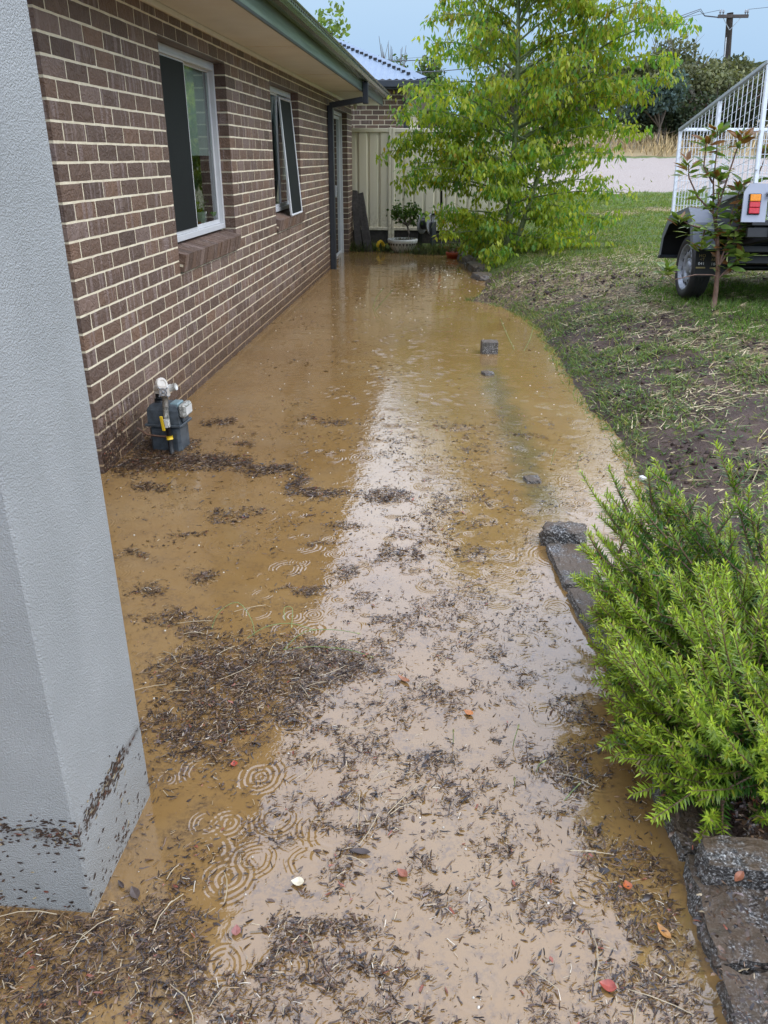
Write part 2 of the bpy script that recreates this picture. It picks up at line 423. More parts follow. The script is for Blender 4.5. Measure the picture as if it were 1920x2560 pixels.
def m_ground():
    m, nt, b = newmat('ground_soil_and_lawn'); p = pos(nt)
    a = nd(nt, 'ShaderNodeAttribute', attribute_name='Col'); s = nd(nt, 'ShaderNodeSeparateColor'); nt.links.new(a.outputs['Color'], s.inputs[0])
    n1, n2, n3 = noise(nt, 4, 6, p, .65), noise(nt, 30, 5, p, .65), noise(nt, 140, 4, p, .6)
    mud = ramp(nt, n1, [(.3, (.046, .027, .021)), (.5, (.088, .054, .041)), (.7, (.15, .096, .071))])
    mud = mixc(nt, mth(nt, 'MULTIPLY', n3, .5), mud, (.05, .036, .03))
    gr = ramp(nt, n2, [(.25, (.055, .085, .022)), (.5, (.105, .15, .04)), (.75, (.17, .19, .07))])
    st = ramp(nt, n2, [(.25, (.16, .115, .055)), (.5, (.30, .225, .11)), (.75, (.46, .36, .20))])
    gv = ramp(nt, n3, [(.3, (.23, .195, .17)), (.5, (.36, .31, .28)), (.7, (.49, .44, .40))])
    gv = mixc(nt, mth(nt, 'MULTIPLY', n1, .4), gv, (.34, .27, .22))
    def msk(ch, n): return ramp(nt, mth(nt, 'ADD', s.outputs[ch], mth(nt, 'MULTIPLY', mth(nt, 'SUBTRACT', n, .5), .9)), [(.40, 0.0), (.60, 1.0)])
    c = mixc(nt, msk(0, n2), mud, gr); c = mixc(nt, msk(1, n2), c, st); c = mixc(nt, msk(2, n1), c, gv)
    nt.links.new(c, b.inputs['Base Color'])
    wet = ramp(nt, s.outputs[0], [(.1, .58), (.6, .8)]); b.inputs['Specular IOR Level'].default_value = .3
    nt.links.new(wet, b.inputs['Roughness'])
    bump(nt, b, mth(nt, 'ADD', mth(nt, 'MULTIPLY', n2, 1.2), mth(nt, 'MULTIPLY', n3, .5)), .8, .03); return m
MAT['ground'] = m_ground()
def m_water():
    m, nt, b = newmat('muddy_flood_water'); p = pos(nt)
    fl = nd(nt, 'ShaderNodeVectorMath', operation='MULTIPLY'); nt.links.new(p, fl.inputs[0]); fl.inputs[1].default_value = (1, 1, 0); v = fl.outputs[0]
    c = ramp(nt, noise(nt, 1.1, 5, v, .6), [(.3, (.205, .117, .040)), (.5, (.24, .141, .050)), (.72, (.27, .170, .068))])
    sil = ramp(nt, noise(nt, 2.6, 4, v), [(.55, 0.0), (.8, .5)])
    c = mixc(nt, sil, c, (.24, .17, .095))
    sub = mth(nt, 'MULTIPLY', ramp(nt, noise(nt, 9, 6, v, .7), [(.48, 0.0), (.62, 1.0)]), ramp(nt, noise(nt, 75, 4, v, .65), [(.42, 0.0), (.56, 1.0)]))
    sy_ = nd(nt, 'ShaderNodeSeparateXYZ'); nt.links.new(p, sy_.inputs[0])
    sub = mth(nt, 'MULTIPLY', sub, ramp(nt, mth(nt, 'DIVIDE', sy_.outputs[1], 10), [(.20, .62), (.30, .30), (.7, .12)]))     # litter hanging just under the surface
    c = mixc(nt, sub, c, (.075, .048, .034))
    # the drowned run of old kerb stones shows as a dull strip through the murky water
    sx = nd(nt, 'ShaderNodeSeparateXYZ'); nt.links.new(p, sx.inputs[0])
    xc = mth(nt, 'ADD', .72, mth(nt, 'MULTIPLY', sx.outputs[1], -.062))
    xo_ = mth(nt, 'ADD', mth(nt, 'SUBTRACT', sx.outputs[0], xc), mth(nt, 'MULTIPLY', mth(nt, 'SUBTRACT', noise(nt, 5, 3, v), .5), .25))
    strip = mth(nt, 'POWER', 2.718, mth(nt, 'MULTIPLY', mth(nt, 'MULTIPLY', xo_, xo_), -110.0))
    rng_ = mth(nt, 'MULTIPLY', ramp(nt, mth(nt, 'DIVIDE', sx.outputs[1], 10), [(.32, 0.0), (.36, 1.0)]), ramp(nt, mth(nt, 'DIVIDE', sx.outputs[1], 10), [(.60, 1.0), (.68, 0.0)]))
    c = mixc(nt, mth(nt, 'MULTIPLY', mth(nt, 'MULTIPLY', strip, rng_), .62), c, (.085, .075, .040))
    nt.links.new(c, b.inputs['Base Color'])
    b.inputs['Roughness'].default_value = .035
    b.inputs['IOR'].default_value = 1.85
    b.inputs['Specular IOR Level'].default_value = .5
    patchy = ramp(nt, noise(nt, 8, 3, v), [(.38, 0.05), (.62, 1.0)])
    wn_ = nd(nt, 'ShaderNodeTexNoise', {'Scale': 11.0, 'Detail': 2.0}); nt.links.new(v, wn_.inputs['Vector'])
    wm_ = nd(nt, 'ShaderNodeVectorMath', operation='MULTIPLY_ADD'); nt.links.new(wn_.outputs['Color'], wm_.inputs[0]); wm_.inputs[1].default_value = (.03, .03, 0); nt.links.new(v, wm_.inputs[2]); vw = wm_.outputs[0]
    def rings(scale, rmax, lam, width, thr, wgt):
        vo = nd(nt, 'ShaderNodeTexVoronoi', {'Scale': scale, 'Randomness': 1.0}, voronoi_dimensions='2D', feature='F1'); nt.links.new(vw, vo.inputs['Vector'])
        sc = nd(nt, 'ShaderNodeSeparateColor'); nt.links.new(vo.outputs['Color'], sc.inputs[0])
        d = mth(nt, 'DIVIDE', vo.outputs['Distance'], scale)
        r0 = mth(nt, 'MULTIPLY', sc.outputs[0], rmax)
        x = mth(nt, 'SUBTRACT', d, r0)
        w = mth(nt, 'SINE', mth(nt, 'MULTIPLY', x, 2 * math.pi / lam))
        q = mth(nt, 'DIVIDE', x, width)
        e = mth(nt, 'POWER', 2.718, mth(nt, 'MULTIPLY', mth(nt, 'MULTIPLY', q, q), -1.0))
        g = mth(nt, 'GREATER_THAN', sc.outputs[1], thr)
        return mth(nt, 'MULTIPLY', mth(nt, 'MULTIPLY', mth(nt, 'MULTIPLY', w, e), g), mth(nt, 'MULTIPLY', patchy, wgt))
    h = mth(nt, 'ADD', rings(3.6, .10, .020, .030, .78, .75), rings(8.0, .05, .013, .018, .55, .7))
    h = mth(nt, 'ADD', h, rings(5.3, .07, .016, .024, .66, .8))
    h = mth(nt, 'ADD', h, rings(2.1, .11, .024, .038, .84, .65))
    sq = nd(nt, 'ShaderNodeSeparateXYZ'); nt.links.new(p, sq.inputs[0])
    yfar = ramp(nt, mth(nt, 'DIVIDE', sq.outputs[1], 10), [(.22, .35), (.34, 1.0), (.70, .9), (.95, .4)])
    yfar = mth(nt, 'MULTIPLY', yfar, 1.8)
    rip = nd(nt, 'ShaderNodeTexNoise', {'Scale': 26.0, 'Detail': 3.0, 'Roughness': .5, 'Distortion': .6}); nt.links.new(v, rip.inputs['Vector'])
    big = nd(nt, 'ShaderNodeTexNoise', {'Scale': 4.5, 'Detail': 2.0}); nt.links.new(v, big.inputs['Vector'])
    h = mth(nt, 'ADD', h, mth(nt, 'MULTIPLY', mth(nt, 'SUBTRACT', rip.outputs[0], .5), mth(nt, 'MULTIPLY', yfar, .75)))
    fin = nd(nt, 'ShaderNodeTexNoise', {'Scale': 70.0, 'Detail': 2.0, 'Distortion': .8}); nt.links.new(v, fin.inputs['Vector'])
    h = mth(nt, 'ADD', h, mth(nt, 'MULTIPLY', mth(nt, 'SUBTRACT', fin.outputs[0], .5), mth(nt, 'MULTIPLY', patchy, .34)))
    h = mth(nt, 'ADD', h, mth(nt, 'MULTIPLY', mth(nt, 'SUBTRACT', big.outputs[0], .5), 1.6))
    bump(nt, b, h, 1.0, .0009); return m
MAT['water'] = m_water()
MAT['white'] = simple('white_glaze', (.62, .62, .58), .45, var=.12, vscale=14, bscale=40, bstr=.2)
MAT['whiteplastic'] = simple('off_white_plastic', (.60, .56, .50), .4, var=.08)
MAT['terracotta'] = simple('orange_plastic_pot', (.42, .075, .03), .4, var=.15)
MAT['soil'] = simple('dark_soil', (.035, .026, .02), .8, var=.4, vscale=60, bscale=80, bstr=.8, bdist=.01)
MAT['greyplastic'] = simple('grey_plastic', (.30, .31, .33), .45, var=.08)
MAT['metergrey'] = simple('blue_grey_enamel', (.060, .074, .086), .45, var=.4, vscale=30)
MAT['meterlight'] = simple('pale_teal_enamel', (.17, .25, .27), .4, var=.15)
MAT['yellow'] = simple('yellow_plastic', (.75, .50, .02), .45, var=.08)
MAT['orange'] = simple('orange_tag', (.70, .12, .02), .5)
MAT['galv'] = simple('galvanised_steel', (.40, .44, .46), .38, metal=.35, var=.12, vscale=25)
MAT['galvwhite'] = simple('bright_galvanised_steel', (.66, .70, .73), .4, metal=.1, var=.08, vscale=25)
MAT['silver'] = simple('silver_painted_steel', (.36, .38, .44), .35, metal=.2, var=.06)
MAT['guardgrey'] = simple('grey_painted_guard', (.15, .165, .19), .35, metal=.2, var=.12)
MAT['rim'] = simple('steel_wheel_rim', (.24, .26, .29), .38, metal=.25, var=.3, vscale=25)
MAT['amber'] = simple('amber_lens', (.80, .27, .01), .2, var=.2, vscale=80)
MAT['red'] = simple('red_lens', (.55, .03, .045), .2, var=.2, vscale=80)
MAT['gold'] = simple('gold_letters', (.35, .27, .10), .6)
MAT['letterwhite'] = simple('white_letters', (.75, .75, .75), .6)
MAT['polewood'] = simple('weathered_pole_wood', (.085, .07, .062), .85, var=.3, vscale=12)
MAT['wire'] = simple('power_cable', (.06, .065, .075), .6)
MAT['roofblue'] = simple('blue_grey_roof_steel', (.21, .27, .35), .6, spec=.3, var=.05)
MAT['clearplastic'] = simple('muddy_clear_plastic', (.30, .30, .27), .2, var=.75, vscale=75)
MAT['bronze'] = simple('dirty_brass_pipe', (.16, .14, .11), .5, var=.4, vscale=60)

# ================================================================== SETTING: terrain and flood water
XW_Y = np.array([-6, 1.9, 2.3, 2.8, 3.65, 4.25, 4.65, 5.34, 6.39, 7.2, 8.02, 8.7, 9.2, 9.5, 10.0, 10.6, 11.0, 12.5, 13.96, 14.6, 16, 200])
XW_X = np.array([.64, .64, .90, 1.02, 1.03, 1.07, 1.04, .98, .94, .93, .91, .76, .56, .24, .40, .47, .49, .36, .25, .12, .0, .0])
ZY_Y = np.array([-10, 9, 12, 18.6, 24, 28, 33, 40, 60, 140, 400])
ZY_Z = np.array([0, 0, .05, .24, .62, 1.0, 1.45, 1.9, 3.0, 6.5, 10])
def xw(y): return np.interp(y, XW_Y, XW_X) + .09 * (fbm(np.asarray(y) * 3.1, np.asarray(y) * 0 + 3, 5) - .47) + .05 * (fbm(np.asarray(y) * 11, np.asarray(y) * 0 + 5, 6) - .47)
def H(x, y):
    x = np.asarray(x, float); y = np.asarray(y, float)
    d = x - xw(y)
    amp = np.interp(y, [0, 2.0, 3.0, 4.2, 6, 9, 11, 15], [.12, .12, .16, .25, .31, .30, .28, .26])
    dp = np.maximum(d, 0)
    z = np.where(d > 0, amp * (1 - np.exp(-dp / .5)) + .03 * np.minimum(dp, 6), .35 * d)
    z = np.maximum(z, -.18)
    z = z + np.interp(y, ZY_Y, ZY_Z) * np.clip(dp / 2.5, 0, 1)
    z = z + .05 * np.exp(-(((x - 2.25) / .35) ** 2 + ((y - 6.95) / .4) ** 2))
    z = z + np.clip(dp / .35, 0, 1) * (.08 * (fbm(x * 2.2, y * 2.2, 11) - .47) + .085 * (fbm(x * 7, y * 7, 12, 5) - .47))
    back = np.clip((y - 14.85) * .35, 0, .2)
    z = np.where((y > 14.85) & (x < 2), np.maximum(z, -.02 + back), z)
    return z
xs_ = np.concatenate([np.linspace(-60, -3, 14)[:-1], np.linspace(-3, 0, 20)[:-1], np.arange(0, 4.4, .045), np.linspace(4.45, 12, 40), np.linspace(13, 90, 26)])
ys_ = np.concatenate([np.linspace(-8, .6, 8)[:-1], np.arange(.6, 10, .05), np.arange(10, 20, .15), np.linspace(20, 45, 50), np.linspace(47, 220, 22)])
XX, YY = np.meshgrid(xs_, ys_); ZZ = H(XX, YY)
nx, ny = len(xs_), len(ys_)
idx = np.arange(nx * ny).reshape(ny, nx)
FF = np.stack([idx[:-1, :-1], idx[:-1, 1:], idx[1:, 1:], idx[1:, :-1]], -1).reshape(-1, 4)
dd = XX - xw(YY)
def masks(x, y):
    d = x - xw(y)
    patch = fbm(x * 1.5, y * 1.5, 21); p2 = fbm(x * .8 + 7, y * .8, 33)
    # the bank: bare mud near the water, thin weeds, straw on the brow; lawn behind; gravel drive; dry hillside
    grass = np.clip(.06 + (patch - .40) * 1.0, 0, .30) * np.clip(d / .35, 0, 1)
    grass = np.where(y < 3.4, grass * .4, grass)
    grass = np.where((y > 6.3) & (x > 2.0), np.maximum(grass, .5), grass)
    lawn = np.clip((y - 9.6 - 1.2 * p2 + .35 * np.maximum(x - 2.4, 0)) / 1.6, 0, 1); grass = grass * (1 - lawn) + lawn * .86
    straw = np.clip((p2 - .44) * 3.0, 0, .5) * np.clip((d - .3) / .4, 0, 1) * (y > 4.3)
    straw = np.where((y > 7) & (y < 11), np.maximum(straw, .46 * np.exp(-((y - 9.0) / 1.8) ** 2)), straw)
    edge = 20.6 + 1.6 * (fbm(x * .6, y * .3, 44) - .5) - .10 * np.clip(x - 4, 0, 20)
    t1 = np.exp(-((y - edge + 3.6 - .1 * x) / .6) ** 2) * .75          # a worn track in the lawn
    road = np.clip((y - edge) / .5, 0, 1) * np.clip((29.5 - y) / .8, 0, 1)
    dry = np.clip((y - 29.3) / .8, 0, 1)
    straw = np.maximum(straw, np.maximum(t1, dry)); grass = grass * (1 - dry) * (1 - t1)
    return grass, straw, road
gm, stm, gv = masks(XX, YY)
MASK = np.stack([gm, stm, gv], -1).reshape(-1, 3)
o = npmesh('ground', np.stack([XX, YY, ZZ], -1).reshape(-1, 3), FF, 'ground', None, MASK, True)
tag(o, kind='structure')
b = MB().quad((-3.5, -4, 0), (3.2, -4, 0), (3.2, 15.6, 0), (-3.5, 15.6, 0))
tag(b.build('water', 'water'), kind='structure')

# ================================================================== BRICK HOUSE
WX = -1.788; Z0 = 2.10968; CH = .086; YC = 3.748; YE = 15.05
house = thing('brick_house', (WX, YC, 0), 'dark brown brick house with green gutter and two white framed windows', 'house')
OPEN = [(5.30, 6.80, Z0 - 13 * CH, Z0 + CH), (8.43, 9.93, Z0 - 13 * CH, Z0 + CH), (12.56, 14.39, -.10, Z0 + CH)]
SILL = [(5.30, 6.80, Z0 - 15 * CH, Z0 - 13 * CH), (8.43, 9.93, Z0 - 15 * CH, Z0 - 13 * CH)]
TOPZ = Z0 + 3 * CH
# mortar backing, set back behind the brick faces, in pieces around the openings
mb = MB(); ycuts = sorted({YC + .003, YE - .003, *[v for o_ in OPEN for v in o_[:2]]}); mx0, mx1 = WX - .107, WX - .0011
EDG = {v for o_ in OPEN for v in o_[:2]}
for a_, c_ in zip(ycuts[:-1], ycuts[1:]):
    op = [o_ for o_ in OPEN if o_[0] <= a_ + 1e-4 and o_[1] >= c_ - 1e-4]
    if not op: mb.box((mx0, a_ + (.005 if a_ in EDG else 0), -.3), (mx1, c_ - (.005 if c_ in EDG else 0), TOPZ + .05))
    else:
        o_ = op[0]
        if o_[2] > 0: mb.box((mx0, a_, -.3), (mx1, c_, o_[2] - 2 * CH - .003))
        mb.box((mx0, a_, o_[3] + .003), (mx1, c_, TOPZ + .05))
mb.build('wall', 'mortar', house)
for o_ in OPEN: MB().box((WX - .1, o_[0] + .001, o_[3] - .004), (WX + .001, o_[1] - .001, o_[3] + .002)).build('lintel', 'lintel', house)
def brick_shape(L, rough, seed, h=.0745, dep=.109):
    r = random.Random(seed); nxs = max(2, int(L / .05)); V = []; Fq = []
    ys = [(-L / 2 + .0006) + (L - .0012) * i / nxs for i in range(nxs + 1)]; zs = [-h / 2, -h / 6, h / 6, h / 2]
    for k, z in enumerate(zs):
        for i, y in enumerate(ys):
            ed = i in (0, nxs) or k in (0, 3)
            V.append((r.uniform(-.0002, .0002) if ed else r.uniform(.0004, .0034) * rough, y + (r.uniform(-.0013, .0013)), z + (r.uniform(-.0012, .0012))))
    w = nxs + 1
    for k in range(3):
        for i in range(nxs): Fq.append((k * w + i, k * w + i + 1, (k + 1) * w + i + 1, (k + 1) * w + i))
    n0 = len(V)
    ring = [i for i in range(w)] + [k * w + nxs for k in (1, 2, 3)] + [3 * w + i for i in range(nxs - 1, -1, -1)] + [w * k for k in (2, 1)]
    for i in ring: V.append((-dep, V[i][1], V[i][2]))
    m = len(ring)
    for j in range(m): Fq.append((ring[(j + 1) % m], ring[j], n0 + j, n0 + (j + 1) % m))
    return V, Fq
LIB = {}
def brick_mesh(L, k):
    key = (round(L, 3), k)
    if key not in LIB:
        V, Fq = brick_shape(L, 1.0, hash(key) % 9999)
        me = bpy.data.meshes.new('brick'); me.from_pydata(V, [], Fq); me.materials.append(MAT['brick1']); me.update(); LIB[key] = me
    return LIB[key]
bricks = []
for row in range(-3, 27):
    zt = Z0 - row * CH; zc = zt - CH / 2
    cuts = [(a_, c_) for a_, c_, z0_, z1_ in OPEN + SILL if z0_ - .001 < zc < z1_ + .001]
    y = YC if row % 2 == 0 else YC - .12; rowl = []
    while y < YE - .02:
        s_, e_ = max(y, YC), min(y + .23, YE); y += .24
        segs = [(s_, e_)]
        for a_, c_ in cuts:
            segs = [q for s2, e2 in segs for q in ((s2, min(e2, a_ - .0)), (max(s2, c_ + .0), e2)) if q[1] - q[0] > .004]
        rowl += [q for q in segs if q[1] - q[0] > .004]
    eds = [v for o_ in cuts for v in o_] + [YE]
    rowl = [(min([v for v in eds if 0 <= s2 - v < .0125] + [s2]), max([v for v in eds if 0 <= v - e2 < .0125] + [e2])) for s2, e2 in rowl]
    i = 0                                   # slivers left at an opening join the brick beside them
    while i < len(rowl):
        s2, e2 = rowl[i]
        if e2 - s2 < .06:
            if i > 0 and s2 - rowl[i - 1][1] < .02: rowl[i - 1] = (rowl[i - 1][0], e2); rowl.pop(i); continue
            if i + 1 < len(rowl) and rowl[i + 1][0] - e2 < .02: rowl[i + 1] = (s2, rowl[i + 1][1]); rowl.pop(i); continue
        i += 1
    bricks += [(s2, e2, zc) for s2, e2 in rowl]
arr = np.array(bricks); u_, v_, dpt = project(np.stack([np.full(len(arr), WX), (arr[:, 0] + arr[:, 1]) / 2, arr[:, 2]], 1))
vis = (u_ > 95) & (u_ < 1900) & (v_ > -40) & (v_ < 2560) & (arr[:, 2] > -.03)
size = np.where(vis, (arr[:, 1] - arr[:, 0]) / dpt ** 1.6, 0)
first = set(np.argsort(-size)[:296])
jm = MB()
for i, (s_, e_, zc) in enumerate(bricks):
    L = e_ - s_; dx = random.uniform(-.0003, .0005)
    if i in first:
        key = L if abs(L - .23) > .004 else .23
        o = bpy.data.objects.new('brick', brick_mesh(key, random.randrange(5)))
        COL.objects.link(o); o.parent = house
        o.location = (dx, (s_ + e_) / 2 - YC, zc)
    else:
        V, Fq = brick_shape(L, 1.0, i)
        jm.add([(x + WX + dx, yy + (s_ + e_) / 2, z + zc) for x, yy, z in V], Fq)
tag(jm.build('bricks', 'brickn', house), kind='stuff')
# sloping sill bricks laid on edge
for a_, c_, z0_, z1_ in SILL:
    n = 17; st = (c_ - a_) / n
    me = None
    for i in range(n):
        if me is None:
            V, Fq = brick_shape(st - .007, .5, 77, .112, .23)
            me = bpy.data.meshes.new('sill_brick'); me.from_pydata(V, [], Fq); me.materials.append(MAT['brick1']); me.update()
        o = bpy.data.objects.new('sill_brick', me); COL.objects.link(o); o.parent = house
        o.rotation_euler = (0, R(13), 0)
        o.location = (.034 + random.uniform(-.002, .002), a_ + st * (i + .5) - YC, z1_ - .105)
for a_, c_, z0_, z1_ in SILL:
    MB().box((-.22, a_ + .004, -.048), (-.010, c_ - .004, .047), Matrix.Translation((WX + .034, 0, z1_ - .105)) @ Matrix.Rotation(R(13), 4, 'Y')).build('sill_mortar', 'mortar', house)
# far end return wall of the house and its back
mb = MB().box((-4.5, YE - .11, -.3), (WX - .12, YE - .005, TOPZ)); mb.box((-4.5, YC + .01, -.3), (WX - .12, YC + .1, TOPZ)); mb.build('end_wall', 'mortar', house)
# windows
FX = WX - .09
def frame_rect(mb, x0, x1, y0, y1, z0, z1, t):
    mb.box((x0, y0, z0), (x1, y0 + t, z1), bev=.002); mb.box((x0, y1 - t, z0), (x1, y1, z1), bev=.002)
    mb.box((x0, y0 + t, z1 - t), (x1, y1 - t, z1), bev=.002); mb.box((x0, y0 + t, z0), (x1, y1 - t, z0 + t), bev=.002)
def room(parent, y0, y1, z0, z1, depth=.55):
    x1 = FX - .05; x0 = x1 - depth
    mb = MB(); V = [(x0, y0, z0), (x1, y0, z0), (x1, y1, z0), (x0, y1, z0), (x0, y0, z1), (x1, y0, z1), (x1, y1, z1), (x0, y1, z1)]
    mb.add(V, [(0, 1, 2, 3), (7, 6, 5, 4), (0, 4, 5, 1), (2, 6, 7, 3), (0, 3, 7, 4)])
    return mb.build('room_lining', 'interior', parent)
def window(y0, y1, z0, z1, half_screen):
    mb = MB(); frame_rect(mb, FX - .055, FX + .005, y0 + .002, y1 - .002, z0 + .004, z1 - .006, .038)
    ym = (y0 + y1) / 2
    mb.box((FX - .03, y0 + .04, z1 - .062), (FX + .012, y1 - .04, z1 - .046))
    w = mb.build('window', 'alum', house)
    sb = MB(); frame_rect(sb, FX - .048, FX - .028, ym - .012, y1 - .042, z0 + .043, z1 - .046, .03)
    sb.build('fixed_sash', 'alum', w)
    s2 = MB(); frame_rect(s2, FX - .024, FX - .004, y0 + .042, ym + .022, z0 + .043, z1 - .046, .032)
    s2.build('sliding_sash', 'alum', w)
    MB().quad((FX - .037, ym, z0 + .06), (FX - .037, y1 - .06, z0 + .06), (FX - .037, y1 - .06, z1 - .06), (FX - .037, ym, z1 - .06)).build('pane', 'glass', w)
    MB().quad((FX - .015, y0 + .06, z0 + .06), (FX - .015, ym, z0 + .06), (FX - .015, ym, z1 - .06), (FX - .015, y0 + .06, z1 - .06)).build('pane', 'glass', w)
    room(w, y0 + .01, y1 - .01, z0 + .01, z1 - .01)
    return w, ym
w1, ym = window(*OPEN[0], True)
MB().box((FX - .003, OPEN[0][0] + .07, OPEN[0][2] + .07), (FX + .001, ym - .008, OPEN[0][3] - .075)).build('fly_screen', 'screen', w1)
MB().box((FX - .075, OPEN[0][0] + .03, OPEN[0][2] + .55), (FX - .07, OPEN[0][1] - .03, OPEN[0][3] - .05)).build('roller_blind', 'blind', w1)
w2, ym2 = window(*OPEN[1], False)
MB().box((FX - .075, OPEN[1][0] + .03, OPEN[1][2] + .30), (FX - .07, OPEN[1][1] - .03, OPEN[1][3] - .05)).build('roller_blind', 'blind', w2)
MB().box((FX - .0, OPEN[1][0] + .045, OPEN[1][2] + .05), (FX + .014, OPEN[1][0] + .075, OPEN[1][3] - .05)).build('screen_track', 'charcoal', w2)
# glazed sliding door
D0, D1, DZ = 12.56, 14.39, Z0 + CH
mb = MB(); frame_rect(mb, FX - .06, FX + .005, D0 + .002, D1 - .002, -.08, DZ - .006, .05)
door = mb.build('glass_door', 'alum', house)
sb = MB(); dm = (D0 + D1) / 2
for k, (a_, c_) in enumerate(((D0 + .05, dm + .04), (dm - .04, D1 - .05))):
    frame_rect(sb, FX - .03 - .02 * k, FX - .012 - .02 * k, a_, c_, .0, DZ - .06, .045)
sb.build('sash', 'alum', door)
MB().quad((FX - .021, D0 + .09, .04), (FX - .021, dm, .04), (FX - .021, dm, DZ - .1), (FX - .021, D0 + .09, DZ - .1)).build('pane', 'glass', door)
MB().quad((FX - .041, dm, .04), (FX - .041, D1 - .09, .04), (FX - .041, D1 - .09, DZ - .1), (FX - .041, dm, DZ - .1)).build('pane', 'glass', door)
MB().box((FX - .008, dm - .01, .95), (FX + .022, dm + .02, 1.12), bev=.005).build('handle', 'alum', door)
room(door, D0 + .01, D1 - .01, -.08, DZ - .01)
MB().box((FX - .02, D0, -.1), (FX + .07, D1, -.045)).build('threshold', 'alumgrey', door)
# eaves
SZ = 2.366; FXE = -1.31
MB().box((WX - .4, -2, SZ), (FXE - .0, YE + .5, SZ + .012)).build('soffit', 'soffit', house)
MB().box((WX - .03, YC - .2, SZ - .036), (WX + .022, YE + .02, SZ - .002), bev=.004).build('cornice_trim', 'trim', house)
for y in (2.6, 5.0, 7.4, 9.8, 12.2): MB().box((WX + .022, y - .012, SZ - .003), (FXE - .002, y + .012, SZ + .002)).build('soffit_joiner', 'trim', house)
mb = MB().box((FXE, -2, SZ - .012), (FXE + .018, YE + .5, SZ + .20)); mb.build('fascia', 'fascia', house)
MB().box((FXE + .018, -2, SZ - .016), (FXE + .022, YE + .5, SZ + .002)).build('fascia_drip_edge', 'black', house)
# quad gutter: open channel with a rolled front bead
gx = FXE + .02; prof = [(gx, .20), (gx, .118), (gx + .06, .108), (gx + .092, .118), (gx + .112, .145), (gx + .116, .175), (gx + .125, .181), (gx + .128, .190), (gx + .120, .197), (gx + .111, .192), (gx + .108, .176), (gx + .104, .148), (gx + .088, .124), (gx + .058, .114), (gx + .006, .124), (gx + .006, .20)]
mb = MB(); k = len(prof); vs = []; segs = [-2, YE + .5]
for y in segs: vs += [(x, y, SZ + z) for x, z in prof]
fs = [(i, (i + 1) % k, k + (i + 1) % k, k + i) for i in range(k)]; fs.append(tuple(range(k - 1, -1, -1))); fs.append(tuple(range(k, 2 * k)))
mb.add(vs, fs); mb.build('gutter', 'gutter', house)
mb = MB()
for i in range(150):
    y = 3.6 + i * .08; mb.box((gx + .1155, y, SZ + .158), (gx + .1185, y + .034, SZ + .168))
tag(mb.build('gutter_slots', 'black', house), kind='stuff')
mb = MB(); k = math.tan(R(22))
for (a_, c_) in ((-2.0, YE + .45),):
    mb.add([(gx + .05, a_, SZ + .215), (gx + .05, c_, SZ + .215), (-5.6, c_ - 4.2, SZ + .215 + 4.3 * k), (-5.6, a_, SZ + .215 + 4.3 * k),
            (gx + .05, a_, SZ + .195), (gx + .05, c_, SZ + .195), (-5.6, c_ - 4.2, SZ + .195 + 4.3 * k), (-5.6, a_, SZ + .195 + 4.3 * k)],
           [(0, 1, 2, 3), (7, 6, 5, 4), (0, 4, 5, 1)])
    mb.add([(gx + .05, c_, SZ + .215), (-9.8, c_, SZ + .215), (-5.6, c_ - 4.2, SZ + .215 + 4.3 * k)], [(0, 1, 2)])
mb.build('roof', 'roofblue', house)
# downpipe
py = 12.19
mb = MB(); mb.box((WX + .006, py - .05, -.15), (WX + .082, py + .05, 2.19), bev=.006)
dp = mb.build('downpipe', 'charcoal', house)
Mx = Matrix.Translation((WX + .044, py, 2.15)) @ Matrix.Rotation(R(-9), 4, 'Y')
MB().box((0, -.05, 0), (.47, .05, .072), Mx, .006).build('downpipe_arm', 'charcoal', house)
MB().box((FXE + .024, py - .05, 2.205), (FXE + .096, py + .05, 2.475), bev=.006).build('downpipe_drop', 'charcoal', house)
mb = MB().box((WX + .003, py - .075, 1.35), (WX + .005, py + .075, 1.38)); mb.box((WX + .003, py - .075, .5), (WX + .005, py + .075, .53)); mb.build('pipe_bracket', 'charcoal', dp)
# small eave lamp
el_ = MB().lathe([(0, 0), (.022, -.002), (.022, -.03), (.03, -.035), (.03, -.1), (.02, -.115), (0, -.117)], 12, Matrix.Translation((-1.66, 14.5, SZ)))
o = el_.build('eave_lamp', 'whiteplastic', house, True)

# pot plant on the sill inside the first window
pp = thing('sill_pot_plant', (FX - .10, 6.42, OPEN[0][2] + .02), 'leafy green plant in white pot inside window with red bauble', 'pot plant')
b = Vector((FX - .10, 6.42, OPEN[0][2] + .02))
MB().lathe([(0, 0), (.05, 0), (.065, .13), (.058, .13), (.05, .1), (0, .1)], 18, Matrix.Translation(b)).build('pot', 'white', pp, True)
MB().lathe([(0, -.035), (.025, -.025), (.035, 0), (.025, .025), (0, .035)], 14, Matrix.Translation(b + Vector((.03, -.13, .036)))).build('red_bauble', 'red', pp, True)
n = 130; P = np.array(b) + np.array([0, .06, .16]) + rng.normal(0, 1, (n, 3)) * (.03, .075, .06)
scatter('foliage', LEAF_V, LEAF_F, P, frames(rng.normal(0, 1, (n, 3)) + (0, 0, .2), rng.uniform(0, 6, n)), rng.uniform(.03, .06, n), pick([(.06, .12, .03), (.1, .17, .05)], [1, 1], n), 'leaf', pp)
